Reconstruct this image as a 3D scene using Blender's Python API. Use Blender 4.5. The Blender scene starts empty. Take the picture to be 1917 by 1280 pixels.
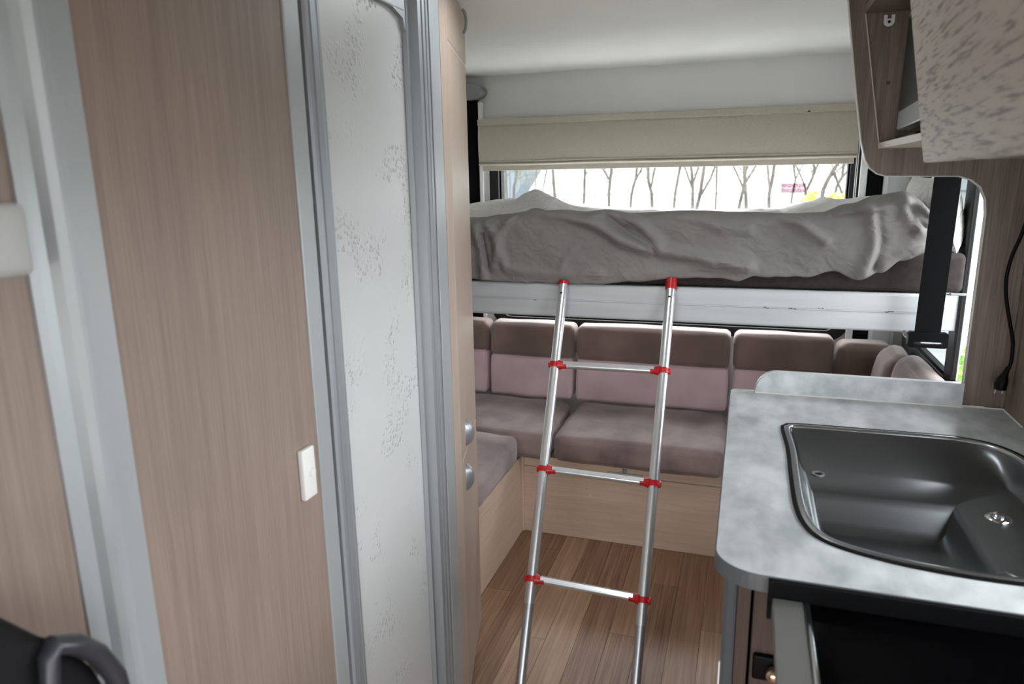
import bpy, bmesh, math, random
from mathutils import Vector, Matrix, noise
random.seed(7)
C = bpy.context.scene.collection
S = bpy.context.scene

# ---------------------------------------------------------------- camera, sky, light, exposure
CAMZ = 1.5
def _rz(a): return Matrix.Rotation(a, 3, 'Z')
def _rx(a): return Matrix.Rotation(a, 3, 'X')
def _ry(a): return Matrix.Rotation(a, 3, 'Y')
RC = _rz(math.radians(18.3535)) @ _rx(math.radians(-13.0156)) @ _ry(math.radians(0.9633))
FPX = 1328.1
cam = bpy.data.cameras.new('camera'); co = bpy.data.objects.new('camera', cam); C.objects.link(co)
cam.sensor_width = 36; cam.lens = FPX / 1917 * 36; cam.clip_start = 0.02; cam.clip_end = 500
m3 = Matrix((RC.col[0], RC.col[2], -RC.col[1])).transposed()
co.matrix_world = Matrix.Translation((0, 0, CAMZ)) @ m3.to_4x4()
cam.dof.use_dof = True; cam.dof.focus_distance = 2.3; cam.dof.aperture_fstop = 4.8
S.camera = co
def at(x, y, **k):            # point on a plane X=, Y= or Z= seen along a direction (used for far scenery and fine layout)
    d = RC @ Vector(((x - 958.5) / FPX, 1, -(y - 640) / FPX))
    a, v = list(k.items())[0]; i = 'XYZ'.index(a)
    o = Vector((0, 0, CAMZ)); return o + d * ((v - o[i]) / d[i])

w = bpy.data.worlds.new('overcast_sky'); S.world = w; w.use_nodes = True
bg = w.node_tree.nodes['Background']
bg.inputs['Color'].default_value = (0.93, 0.97, 1.0, 1); bg.inputs['Strength'].default_value = 12.0
S.view_settings.view_transform = 'Standard'; S.view_settings.look = 'None'
S.view_settings.gamma = 1; S.view_settings.use_curve_mapping = False
S.view_settings.exposure = 0.0
def portal(loc, rot, sx, sy):
    l = bpy.data.lights.new('window_portal', 'AREA'); l.shape = 'RECTANGLE'; l.size = sx; l.size_y = sy
    l.cycles.is_portal = True
    o = bpy.data.objects.new('window_portal', l); C.objects.link(o); o.location = loc; o.rotation_euler = rot
PI = math.pi
portal((-0.37, 3.42, 1.2), (-PI/2, 0, 0), 1.7, 1.0)           # rear window
portal((0.80, 2.6, 1.23), (0, PI/2, 0), 0.8, 1.05)              # side window of the lounge
portal((0.80, 0.98, 1.24), (0, PI/2, 0), 0.54, 1.1)             # kitchen window
portal((-0.4, 1.70, 2.03), (0, 0, 0), 0.42, 0.34)             # unseen roof hatch, added for more light from above
portal((-0.3, -1.37, 0.95), (PI/2, 0, 0), 1.7, 0.6)          # windscreen
portal((0.80, -0.50, 0.89), (0, PI/2, 0), 1.78, 0.7)              # open entry door

# ---------------------------------------------------------------- materials
def lin(c):
    c = c / 255.0
    return c / 12.92 if c <= 0.04045 else ((c + 0.055) / 1.055) ** 2.4
def rgb(r, g, b): return (lin(r), lin(g), lin(b), 1)
def mat(name, col, rough=0.5, metal=0.0, **kw):
    m = bpy.data.materials.new(name); m.use_nodes = True
    b = m.node_tree.nodes['Principled BSDF']
    b.inputs['Base Color'].default_value = rgb(*col)
    b.inputs['Roughness'].default_value = rough; b.inputs['Metallic'].default_value = metal
    for k, v in kw.items(): b.inputs[k.replace('_', ' ')].default_value = v
    return m
def noisy(m, c1, c2, scale, detail=4, mp=(1, 1, 1), lo=0.35, hi=0.65, bump=0, bscale=None, bmp=None, dist=0.002, bdetail=3):
    nt = m.node_tree; N = nt.nodes; L = nt.links; b = N['Principled BSDF']
    tc = N.new('ShaderNodeTexCoord'); mpn = N.new('ShaderNodeMapping'); mpn.inputs['Scale'].default_value = mp
    L.new(tc.outputs['Object'], mpn.inputs['Vector'])
    n = N.new('ShaderNodeTexNoise'); n.inputs['Scale'].default_value = scale; n.inputs['Detail'].default_value = detail
    L.new(mpn.outputs[0], n.inputs['Vector'])
    r = N.new('ShaderNodeValToRGB'); r.color_ramp.elements[0].position = lo; r.color_ramp.elements[1].position = hi
    r.color_ramp.elements[0].color = rgb(*c1); r.color_ramp.elements[1].color = rgb(*c2)
    L.new(n.outputs['Fac'], r.inputs['Fac']); L.new(r.outputs[0], b.inputs['Base Color'])
    if bump:
        n2 = N.new('ShaderNodeTexNoise'); n2.inputs['Scale'].default_value = bscale or scale; n2.inputs['Detail'].default_value = bdetail
        mp2 = N.new('ShaderNodeMapping'); mp2.inputs['Scale'].default_value = bmp or mp
        L.new(tc.outputs['Object'], mp2.inputs['Vector']); L.new(mp2.outputs[0], n2.inputs['Vector'])
        bp = N.new('ShaderNodeBump'); bp.inputs['Strength'].default_value = bump; bp.inputs['Distance'].default_value = dist
        L.new(n2.outputs['Fac'], bp.inputs['Height']); L.new(bp.outputs[0], b.inputs['Normal'])
    return m
def wood(name, c1, c2, axis='Z', rough=0.45, k=1.0, bump=0.25):
    """fine pored oak laminate: long streaks plus a slow tone change"""
    m = mat(name, c1, rough); nt = m.node_tree; N = nt.nodes; L = nt.links; b = N['Principled BSDF']
    tc = N.new('ShaderNodeTexCoord')
    def nz(s, long, sc, det):
        mp = N.new('ShaderNodeMapping'); v = [s * k, s * k, s * k]; v['XYZ'.index(axis)] = long * k
        mp.inputs['Scale'].default_value = v; L.new(tc.outputs['Object'], mp.inputs['Vector'])
        n = N.new('ShaderNodeTexNoise'); n.inputs['Scale'].default_value = sc; n.inputs['Detail'].default_value = det
        L.new(mp.outputs[0], n.inputs['Vector']); return n
    a = nz(300, 7, 1, 3); d = nz(55, 1.6, 1, 4); e = nz(5, 0.8, 1, 2)
    ad = N.new('ShaderNodeMath'); ad.operation = 'MULTIPLY_ADD'; ad.inputs[1].default_value = 0.55
    L.new(a.outputs['Fac'], ad.inputs[0])
    m2 = N.new('ShaderNodeMath'); m2.operation = 'MULTIPLY'; m2.inputs[1].default_value = 0.27
    L.new(d.outputs['Fac'], m2.inputs[0]); L.new(m2.outputs[0], ad.inputs[2])
    a3 = N.new('ShaderNodeMath'); a3.operation = 'MULTIPLY_ADD'; a3.inputs[1].default_value = 0.18
    L.new(e.outputs['Fac'], a3.inputs[0]); L.new(ad.outputs[0], a3.inputs[2])
    r = N.new('ShaderNodeValToRGB'); r.color_ramp.elements[0].position = 0.36; r.color_ramp.elements[1].position = 0.64
    r.color_ramp.elements[0].color = rgb(*c2); r.color_ramp.elements[1].color = rgb(*c1)
    L.new(a3.outputs[0], r.inputs['Fac']); L.new(r.outputs[0], b.inputs['Base Color'])
    bp = N.new('ShaderNodeBump'); bp.inputs['Strength'].default_value = bump; bp.inputs['Distance'].default_value = 0.001
    L.new(a.outputs['Fac'], bp.inputs['Height']); L.new(bp.outputs[0], b.inputs['Normal'])
    return m

M = {}
M['white'] = noisy(mat('white_wall_laminate', (232, 232, 230), 0.5), (229, 229, 227), (235, 235, 233), 3, bump=0.05, bscale=300)
M['ceil'] = noisy(mat('ceiling_lining', (232, 232, 229), 0.7), (229, 229, 226), (235, 235, 232), 3, bump=0.08, bscale=400)
M['wood'] = wood('oak_laminate_upright', (147, 130, 119), (126, 110, 100), 'Z')
M['woodx'] = wood('oak_laminate_across', (222, 199, 180), (202, 178, 158), 'X')
M['woody'] = wood('oak_laminate_lengthways', (222, 199, 180), (202, 178, 158), 'Y')
M['woodw'] = wood('oak_laminate_wardrobe', (178, 161, 147), (162, 145, 131), 'Z')
M['woodp'] = wood('oak_laminate_partition', (128, 112, 101), (90, 77, 68), 'Z', bump=0.4)
M['woodk'] = wood('dark_laminate_kitchen', (76, 59, 53), (56, 43, 38), 'Z')
M['edge'] = mat('pale_edge_band', (190, 178, 165), 0.4)
M['frame'] = mat('grey_satin_frame', (165, 170, 171), 0.38, 0.25)
M['framed'] = mat('ribbed_aluminium', (150, 155, 158), 0.42, 0.4)
M['alu'] = mat('brushed_aluminium_tube', (215, 218, 220), 0.3, 0.85)
M['alu2'] = mat('inner_aluminium_tube', (190, 193, 196), 0.35, 0.85)
M['rail'] = noisy(mat('bed_rail_paint', (182, 185, 187), 0.45), (178, 181, 183), (188, 191, 193), 2.5, mp=(1, 1, 12))
M['red'] = mat('red_plastic', (178, 22, 28), 0.35)
M['black'] = mat('black_plastic', (3, 3, 4), 0.5, Specular_IOR_Level=0.12)
M['rubber'] = mat('black_rubber_frame', (17, 17, 18), 0.5, Specular_IOR_Level=0.35)
M['web'] = noisy(mat('black_webbing', (10, 10, 11), 0.9, Specular_IOR_Level=0.15), (3, 3, 4), (9, 9, 10), 400, bump=0.3)
M['plastic'] = mat('white_plastic', (222, 222, 220), 0.35)
M['gplastic'] = mat('grey_plastic', (140, 144, 146), 0.4)
M['wplastic'] = mat('satin_handle', (165, 168, 170), 0.36, 0.7)
M['steel'] = mat('stainless_steel', (112, 116, 118), 0.28, 0.92)
M['dark'] = mat('shadow_gap', (12, 12, 12), 0.9)
M['blind'] = noisy(mat('cream_blind_cloth', (186, 180, 165), 0.9), (178, 172, 158), (188, 182, 168), 250, bump=0.2, mp=(1, 1, 1))
M['top'] = noisy(mat('concrete_laminate', (160, 164, 165), 0.4), (152, 157, 159), (200, 204, 205), 16, 15, mp=(1.0, 0.6, 1), lo=0.32, hi=0.68, bump=0.04, bscale=200)
M['taupe'] = noisy(mat('taupe_microsuede', (140, 120, 113), 0.85, Sheen_Weight=0.3), (104, 88, 86), (150, 132, 128), 6, 5, lo=0.33, hi=0.67, bump=0.25, bscale=22, bmp=(2.2, 0.5, 1), dist=0.006)
M['taupeb'] = noisy(mat('taupe_backrest_suede', (165, 140, 128), 0.85, Sheen_Weight=0.3), (100, 82, 75), (128, 107, 99), 5, 4, lo=0.3, hi=0.7, bump=0.2, bscale=14, bmp=(3, 1, 0.5), dist=0.006)
M['pink'] = noisy(mat('dusty_pink_suede', (196, 166, 170), 0.85, Sheen_Weight=0.25), (192, 164, 168), (212, 186, 190), 6, 3, lo=0.3, hi=0.7, bump=0.1, bscale=30, dist=0.002)
M['matt'] = noisy(mat('brown_mattress_cloth', (42, 36, 34), 0.9), (36, 31, 29), (48, 41, 38), 60)

def glass_mat(name, tint=(1, 1, 1), refl=0.04):
    m = bpy.data.materials.new(name); m.use_nodes = True; nt = m.node_tree; nt.nodes.clear()
    o = nt.nodes.new('ShaderNodeOutputMaterial'); t = nt.nodes.new('ShaderNodeBsdfTransparent'); g = nt.nodes.new('ShaderNodeBsdfGlossy')
    g.inputs['Roughness'].default_value = 0.03; t.inputs['Color'].default_value = (*tint, 1)
    mx = nt.nodes.new('ShaderNodeMixShader'); mx.inputs[0].default_value = refl
    nt.links.new(t.outputs[0], mx.inputs[1]); nt.links.new(g.outputs[0], mx.inputs[2]); nt.links.new(mx.outputs[0], o.inputs[0])
    return m
M['glass'] = glass_mat('window_glass')
M['tint'] = glass_mat('scratched_tinted_glass', (0.42, 0.44, 0.44), 0.08)
M['smoke'] = glass_mat('smoked_glass_lid', (0.62, 0.64, 0.66), 0.07)

def frosted():
    m = mat('frosted_door_acrylic', (196, 198, 198), 0.33); nt = m.node_tree; N = nt.nodes; L = nt.links; b = N['Principled BSDF']
    tc = N.new('ShaderNodeTexCoord'); v = N.new('ShaderNodeTexVoronoi'); v.inputs['Scale'].default_value = 120
    mp = N.new('ShaderNodeMapping'); mp.inputs['Scale'].default_value = (1, 1, 0.75)
    L.new(tc.outputs['Object'], mp.inputs['Vector']); L.new(mp.outputs[0], v.inputs['Vector'])
    r = N.new('ShaderNodeMapRange'); r.inputs['From Min'].default_value = 0.42; r.inputs['From Max'].default_value = 0.1
    L.new(v.outputs['Distance'], r.inputs['Value'])
    n = N.new('ShaderNodeTexNoise'); n.inputs['Scale'].default_value = 9; L.new(tc.outputs['Object'], n.inputs['Vector'])
    r2 = N.new('ShaderNodeMapRange'); r2.inputs['From Min'].default_value = 0.5; r2.inputs['From Max'].default_value = 0.66
    L.new(n.outputs['Fac'], r2.inputs['Value'])
    mu = N.new('ShaderNodeMath'); mu.operation = 'MULTIPLY'; L.new(r.outputs[0], mu.inputs[0]); L.new(r2.outputs[0], mu.inputs[1])
    bp = N.new('ShaderNodeBump'); bp.inputs['Strength'].default_value = 0.9; bp.inputs['Distance'].default_value = 0.0038
    L.new(mu.outputs[0], bp.inputs['Height']); L.new(bp.outputs[0], b.inputs['Normal'])
    return m
M['frost'] = frosted()
def linen(name, c1, c2, s=0.5, sc=9):
    m = noisy(mat(name, c1, 0.9), c1, c2, 4); nt = m.node_tree; N = nt.nodes; L = nt.links; b = N['Principled BSDF']
    tc = N.new('ShaderNodeTexCoord'); wv = N.new('ShaderNodeTexWave'); wv.wave_type = 'RINGS'
    wv.inputs['Scale'].default_value = sc; wv.inputs['Distortion'].default_value = 14; wv.inputs['Detail'].default_value = 2; wv.inputs['Detail Scale'].default_value = 1.6
    L.new(tc.outputs['Object'], wv.inputs['Vector'])
    n2 = N.new('ShaderNodeTexNoise'); n2.inputs['Scale'].default_value = 35; n2.inputs['Detail'].default_value = 5; L.new(tc.outputs['Object'], n2.inputs['Vector'])
    ad = N.new('ShaderNodeMath'); ad.operation = 'ADD'; L.new(wv.outputs['Fac'], ad.inputs[0]); L.new(n2.outputs['Fac'], ad.inputs[1])
    bp = N.new('ShaderNodeBump'); bp.inputs['Strength'].default_value = s; bp.inputs['Distance'].default_value = 0.0025
    L.new(ad.outputs[0], bp.inputs['Height']); L.new(bp.outputs[0], b.inputs['Normal'])
    return m
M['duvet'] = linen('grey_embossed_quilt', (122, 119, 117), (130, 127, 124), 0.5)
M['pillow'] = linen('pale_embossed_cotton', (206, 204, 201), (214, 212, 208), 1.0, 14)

# ---------------------------------------------------------------- helpers
ORG = {}
def obj(name, bm, m, parent=None, smooth=False, loc=None):
    me = bpy.data.meshes.new(name)
    bmesh.ops.recalc_face_normals(bm, faces=bm.faces)
    if parent is not None:
        base = ORG[parent.name]
        if loc is not None: base = Vector(loc)
    else:
        xs = [v.co for v in bm.verts]
        lo = Vector([min(c[i] for c in xs) for i in range(3)]); hi = Vector([max(c[i] for c in xs) for i in range(3)])
        base = Vector(loc) if loc is not None else Vector(((lo.x + hi.x) / 2, (lo.y + hi.y) / 2, lo.z))
    bmesh.ops.translate(bm, verts=bm.verts, vec=-base)
    if smooth:
        for f in bm.faces: f.smooth = True
    bm.to_mesh(me); bm.free(); me.materials.append(m)
    o = bpy.data.objects.new(name, me); C.objects.link(o)
    if parent is not None:
        o.parent = parent; o.location = base - ORG[parent.name]
    else: o.location = base
    ORG[o.name] = base
    if smooth:
        try: me.set_sharp_from_angle(angle=math.radians(50))
        except Exception: pass
    return o
def tag(o, label, cat, group=None, kind=None):
    if label: o['label'] = label
    if cat: o['category'] = cat
    if group: o['group'] = group
    if kind: o['kind'] = kind
    return o
def thing(name, label, cat, loc, group=None):
    o = bpy.data.objects.new(name, None); C.objects.link(o); o.location = loc; o.empty_display_size = 0.05
    ORG[o.name] = Vector(loc); return tag(o, label, cat, group)
def struct(name, bm, m, parent=None, smooth=False):
    o = obj(name, bm, m, parent, smooth)
    if parent is None: o['kind'] = 'structure'
    return o
def B(): return bmesh.new()
def bx(bm, x0, x1, y0, y1, z0, z1, b=0, seg=2):
    r = bmesh.ops.create_cube(bm, size=1)
    vs = r['verts']
    for v in vs:
        v.co = Vector(((x0 + x1) / 2 + v.co.x * (x1 - x0), (y0 + y1) / 2 + v.co.y * (y1 - y0), (z0 + z1) / 2 + v.co.z * (z1 - z0)))
    if b:
        es = list({e for v in vs for e in v.link_edges})
        bmesh.ops.bevel(bm, geom=es, offset=b, segments=seg, affect='EDGES', profile=0.5)
    return bm
def prism(bm, pts, axis, a, b, bev=0):
    """outline pts extruded along axis from a to b; pts are the two other coordinates in XYZ order"""
    def P(u, v, t):
        return {'X': (t, u, v), 'Y': (u, t, v), 'Z': (u, v, t)}[axis]
    lo = [bm.verts.new(P(u, v, a)) for u, v in pts]; hi = [bm.verts.new(P(u, v, b)) for u, v in pts]
    n = len(pts); fs = [bm.faces.new(lo), bm.faces.new(hi)]
    for i in range(n): fs.append(bm.faces.new((lo[i], lo[(i + 1) % n], hi[(i + 1) % n], hi[i])))
    if bev:
        es = list(fs[0].edges) + list(fs[1].edges)
        bmesh.ops.bevel(bm, geom=es, offset=bev, segments=2, affect='EDGES', profile=0.5)
    return bm
def ring_prism(bm, outer, inner, axis, a, b):
    """frame: outer and inner outlines with the same count"""
    def P(u, v, t): return {'X': (t, u, v), 'Y': (u, t, v), 'Z': (u, v, t)}[axis]
    V = [[bm.verts.new(P(u, v, t)) for u, v in pts] for pts, t in ((outer, a), (outer, b), (inner, b), (inner, a))]
    n = len(outer)
    for k in range(4):
        A, D = V[k], V[(k + 1) % 4]
        for i in range(n):
            j = (i + 1) % n; bm.faces.new((A[i], A[j], D[j], D[i]))
    return bm
def rrect(x0, x1, y0, y1, r, n=6):
    pts = []
    for cx, cy, a0 in ((x1 - r, y1 - r, 0), (x0 + r, y1 - r, 90), (x0 + r, y0 + r, 180), (x1 - r, y0 + r, 270)):
        for i in range(n + 1):
            a = math.radians(a0 + 90 * i / n); pts.append((cx + r * math.cos(a), cy + r * math.sin(a)))
    return pts
def tube(bm, pts, r, n=12, cap=True, sy=1.0):
    pts = [Vector(p) for p in pts]; rs = r if isinstance(r, (list, tuple)) else [r] * len(pts)
    t0 = (pts[1] - pts[0]).normalized()
    up = Vector((0, 0, 1)) if abs(t0.z) < 0.9 else Vector((1, 0, 0))
    nx = t0.cross(up).normalized(); rings = []
    for i, p in enumerate(pts):
        t = (pts[min(i + 1, len(pts) - 1)] - pts[max(i - 1, 0)]).normalized()
        nx = (nx - t * nx.dot(t)).normalized(); ny = t.cross(nx)
        rings.append([bm.verts.new(p + nx * math.cos(2 * PI * k / n) * rs[i] + ny * math.sin(2 * PI * k / n) * rs[i] * sy) for k in range(n)])
    for a, b in zip(rings, rings[1:]):
        for k in range(n): bm.faces.new((a[k], a[(k + 1) % n], b[(k + 1) % n], b[k]))
    if cap: bm.faces.new(rings[0]); bm.faces.new(rings[-1])
    return bm
def soft_box(x0, x1, y0, y1, z0, z1, r=0.03, puff=0.0, nz=0.0, n=12, seed=0, warp=None):
    """upholstered block: rounded edges, slight crown, small unevenness"""
    _e = puff * .75 + nz * .6
    x0 += _e; x1 -= _e; y0 += _e; y1 -= _e; z0 += _e; z1 -= _e * .5
    def samp(a, b):
        L = b - a; o = [a + r * t for t in (0, 0.12, 0.35, 0.65, 1)]
        k = max(2, n); o += [a + r + (L - 2 * r) * i / k for i in range(1, k)]
        return o + [b - r * t for t in (1, 0.65, 0.35, 0.12, 0)]
    SX, SY, SZ = samp(x0, x1), samp(y0, y1), samp(z0, z1)
    bm = B(); cache = {}
    cx, cy, cz = (x0 + x1) / 2, (y0 + y1) / 2, (z0 + z1) / 2
    def V(x, y, z):
        k = (round(x, 5), round(y, 5), round(z, 5))
        if k in cache: return cache[k]
        q = Vector((min(max(x, x0 + r), x1 - r), min(max(y, y0 + r), y1 - r), min(max(z, z0 + r), z1 - r)))
        d = Vector((x, y, z)) - q; l = d.length or 1
        p = q + d / l * r; nrm = d / l
        u, v, t = (p.x - cx) / (x1 - x0) * 2, (p.y - cy) / (y1 - y0) * 2, (p.z - cz) / (z1 - z0) * 2
        f = 1
        if abs(nrm.x) < 0.9: f *= 1 - u * u * abs(u)
        if abs(nrm.y) < 0.9: f *= 1 - v * v * abs(v)
        if abs(nrm.z) < 0.9: f *= 1 - t * t * abs(t)
        p = p + nrm * puff * max(f, 0)
        if nz: p = p + nrm * nz * noise.noise(Vector((p.x * 9, p.y * 9, p.z * 9 + seed)))
        if warp: p = warp(p)
        cache[k] = bm.verts.new(p); return cache[k]
    def face(fn, A, D):
        for i in range(len(A) - 1):
            for j in range(len(D) - 1):
                vs = [fn(A[i], D[j]), fn(A[i + 1], D[j]), fn(A[i + 1], D[j + 1]), fn(A[i], D[j + 1])]
                if len(set(vs)) == 4:
                    try: bm.faces.new(vs)
                    except ValueError: pass
    for z in (z0, z1): face(lambda a, b: V(a, b, z), SX, SY)
    for y in (y0, y1): face(lambda a, b: V(a, y, b), SX, SZ)
    for x in (x0, x1): face(lambda a, b: V(x, a, b), SY, SZ)
    return bm

# ================================================================ ROOM SHELL
FZ, CZ, XL, XR, YR, YF = 0.0, 1.965, -1.35, 0.65, 3.30, -1.30
# floor with vinyl planks
base = struct('floor', bx(B(), XL - .05, .75, YF, YR + .05, -0.05, -0.004), mat('floor_joint_dark', (70, 50, 38), 0.8))
pm = []
for i, (c1, c2) in enumerate((((172, 138, 110), (136, 104, 80)), ((160, 126, 100), (122, 92, 70)), ((188, 156, 128), (150, 118, 94)), ((166, 130, 104), (112, 82, 62)))):
    m = wood('walnut_vinyl_%s' % 'abcd'[i], c1, c2, 'Y', 0.42, 0.55, 0.12); pm.append(m)
pw, pl = 0.098, 0.92
for i in range(20):
    x = -1.35 + i * pw
    off = (i * 0.37) % 1.0 * pl
    for j in range(-1, 6):
        y0 = -1.3 + j * pl + off; y1 = min(y0 + pl, YR); y0 = max(y0, YF)
        if y1 - y0 < 0.02 or x + pw > 0.68: continue
        p = obj('plank', bx(B(), x + .0006, x + pw - .0006, y0 + .0006, y1 - .0006, -0.004, 0.0), random.choice(pm), base, loc=(x, y0, -0.002))
bm = B(); hx0, hx1, hy0, hy1 = -.61, -.19, 1.53, 1.87      # opening for the unseen hatch added to light worktop and seats
bx(bm, XL - .05, hx0, YF - .05, YR + .07, CZ, CZ + .05); bx(bm, hx1, .78, YF - .05, YR + .07, CZ, CZ + .05)
bx(bm, hx0, hx1, YF - .05, hy0, CZ, CZ + .05); bx(bm, hx0, hx1, hy1, YR + .07, CZ, CZ + .05)
bmesh.ops.remove_doubles(bm, verts=bm.verts, dist=1e-5); struct('ceiling', bm, M['ceil'])
hf = struct('added_roof_hatch', ring_prism(B(), rrect(hx0 - .02, hx1 + .02, hy0 - .02, hy1 + .02, .02), rrect(hx0 + .015, hx1 - .015, hy0 + .015, hy1 - .015, .02), 'Z', CZ - .012, CZ + .06), M['plastic'])
obj('pane', bx(B(), hx0 + .01, hx1 - .01, hy0 + .01, hy1 - .01, CZ + .04, CZ + .044), M['glass'], hf)
# rear wall with window hole
wx0, wx1, wz0, wz1 = -1.165, 0.41, 0.81, 1.74
def holed(axis, a, b, u0, u1, z0, z1, holes):
    """wall slab between a and b along axis, split round rectangular holes"""
    bm = B(); us = sorted({u0, u1, *[h[0] for h in holes], *[h[1] for h in holes]})
    for s, e in zip(us, us[1:]):
        hs = sorted([(h[2], h[3]) for h in holes if h[0] <= s + 1e-6 and h[1] >= e - 1e-6])
        z = z0
        for q0, q1 in hs + [(z1, z1)]:
            if q0 - z > 1e-4:
                if axis == 'Y': bx(bm, s, e, a, b, z, q0)
                else: bx(bm, a, b, s, e, z, q0)
            z = q1
    bmesh.ops.remove_doubles(bm, verts=bm.verts, dist=1e-5)
    return bm
struct('wall_rear', holed('Y', YR, YR + .045, XL, .70, 0, CZ, [(wx0, wx1, wz0, wz1)]), M['white'])
struct('wall_left', bx(B(), XL - .05, XL, YF, YR, 0, CZ), M['white'])
sy0, sy1, sz0, sz1 = 2.10, 3.20, 0.815, 1.62
ww = holed('X', XR, .70, 2.04, YR, 0, CZ, [(sy0, sy1, sz0, sz1)])
struct('wall_right', ww, M['white'])
struct('wall_kitchen', holed('X', .70, .78, YF, 2.04, 0, CZ, [(-.85, -.15, 0.0, 1.78), (.45, 1.50, .97, 1.50)]), M['woodp'])
struct('wall_front', holed('Y', YF - .05, YF, XL, .78, 0, CZ, [(-1.15, .55, .60, 1.22)]), M['white'])
# boards lining the side wall beside the worktop
struct('trim_1', bx(B(), XR, .70, 1.90, 2.0445, .9005, CZ, .0), M['woodp'])
# upright white profiles in the rear corners
bm = B(); bx(bm, -1.235, -1.215, YR - .03, YR, .3, 1.85, .003); bx(bm, -1.315, -1.297, YR - .03, YR, .3, 1.85, .003); struct('trim_2', bm, M['white'])
bm = B(); bx(bm, .425, .452, YR - .03, YR, .3, 1.85, .003); bx(bm, .512, .53, YR - .03, YR, .3, 1.85, .003); bx(bm, .60, .612, YR - .012, YR, .3, 1.85, .002); struct('trim_3', bm, M['white'])

# rear window
def window(name, axis, a, b, u0, u1, z0, z1, wd, r, pane_mat, extra=()):
    f = struct(name, ring_prism(B(), rrect(u0 - wd * .55, u1 + wd * .55, z0 - wd * .55, z1 + wd * .55, r), rrect(u0 + wd * .45, u1 - wd * .45, z0 + wd * .45, z1 - wd * .45, r * .62), axis, a, b), M['rubber'])
    f2 = obj('window_bead', ring_prism(B(), rrect(u0 + wd * .40, u1 - wd * .40, z0 + wd * .40, z1 - wd * .40, r * .62), rrect(u0 + wd * .62, u1 - wd * .62, z0 + wd * .62, z1 - wd * .62, r * .5), axis, a + .3 * (b - a), b), M['black'], f)
    return f
f = window('window_1', 'Y', YR - .014, YR + .05, wx0, wx1, wz0, wz1, .045, .085, M['glass'])
obj('pane', prism(B(), rrect(wx0 + .02, wx1 - .02, wz0 + .02, wz1 - .02, .06), 'Y', YR + .026, YR + .030), M['glass'], f)
for i in range(12):      # frame screws along the sill
    x = wx0 + .07 + i * (wx1 - wx0 - .14) / 11
    bm = B(); tube(bm, [(x, YR - .018, wz0 - .006), (x, YR - .013, wz0 - .006)], .0045, 8); obj('screw', bm, M['alu'], f)
# side window: frame, heavy upright bar, far pane and near pane
f = window('window_2', 'X', XR - .016, .662, sy0, sy1, sz0, sz1, .06, .05, M['glass'])
obj('mullion', bx(B(), XR - .014, XR + .005, 2.49, 2.575, sz0 - .01, sz1 + .01, .006), M['rubber'], f)
obj('mullion_bead', bx(B(), XR + .002, XR + .005, 2.485, 2.4895, sz0, sz1), M['plastic'], f)
obj('pane', bx(B(), .657, .660, 2.58, sy1 - .02, sz0 + .02, sz1 - .02), M['tint'], f)['label'] = 'grey tinted, scratched far pane'
obj('pane', bx(B(), .657, .660, sy0 + .02, 2.48, sz0 + .02, sz1 - .02), M['glass'], f)
f = window('window_3', 'X', .69, .79, .45, 1.50, .97, 1.50, .05, .05, M['glass'])
obj('pane', bx(B(), .74, .744, .47, 1.48, .99, 1.48), M['glass'], f)
# sticker on the rear window
def text_mesh(name, body, size, cx, cy, cz, m, parent, tilt=0.0, sx=1.0):
    cu = bpy.data.curves.new(name, 'FONT'); cu.body = body; cu.size = size; cu.align_x = 'CENTER'; cu.align_y = 'CENTER'; cu.extrude = 0.0003
    t = bpy.data.objects.new(name, cu); C.objects.link(t)
    dg = bpy.context.evaluated_depsgraph_get(); me = bpy.data.meshes.new_from_object(t.evaluated_get(dg))
    bpy.data.objects.remove(t)
    bm = B(); bm.from_mesh(me)
    rot = Matrix.Rotation(PI / 2, 4, 'X')
    bmesh.ops.transform(bm, matrix=Matrix.Translation((cx, cy, cz)) @ Matrix.Rotation(tilt, 4, 'Y') @ rot @ Matrix.Diagonal((sx, 1, 1, 1)), verts=bm.verts)
    return obj(name, bm, m, parent)
sk = obj('window_sticker', bx(B(), .128, .226, YR + .0245, YR + .0255, 1.42, 1.458), glass_mat('sticker_film', (.68, .55, .58), .02))
tag(sk, 'small emergency exit sticker with red letters on the rear window pane', 'sticker')
rd = glass_mat('sticker_red', (.20, .012, .035), .02)
text_mesh('lettering', 'MERGENCY EXIT', .0165, .177, YR + .0238, 1.447, rd, sk, sx=.78)
text_mesh('lettering', 'EMERGENCY BREAK GLASS', .0105, .177, YR + .0238, 1.430, rd, sk, sx=.74)

# ================================================================ LEFT WALL: doors, frames, shower front
X0 = -0.70
d = struct('door_1', bx(B(), X0 - .035, X0 - .004, .12, .538, 0, CZ), M['wood'])
frm = B()
prof = [(-.04, .536), (.0, .536), (.003, .545), (.004, .556), (.015, .561), (.022, .568), (.022, .574), (.014, .580), (.004, .584), (.001, .590), (.004, .596), (.004, .626), (.0, .630), (-.04, .630)]
prism(frm, [(X0 + a, b) for a, b in prof], 'Z', 0, CZ); struct('trim_4', frm, M['frame'])
struct('wall_shower', bx(B(), X0 - .03, X0, .629, 1.012, 0, CZ), M['wood'])
# latch on the far left door
t = thing('door_latch', 'pale grey plastic door latch with brown metal slider on the left wooden door', 'latch', (X0 - .004, .488, 1.42))
bm = soft_box(X0 - .004, X0 + .022, .458, .530, 1.412, 1.485, .010, n=4); obj('housing', bm, mat('light_grey_plastic', (172, 172, 170), .35), t, True)
obj('slider', bx(B(), X0 - .004, X0 + .010, .450, .508, 1.485, 1.565, .004), mat('brown_metal', (105, 62, 44), .35, .5), t)
obj('cover', bx(B(), X0 - .004, X0 + .017, .458, .496, 1.475, 1.545, .003), M['plastic'], t)

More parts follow.
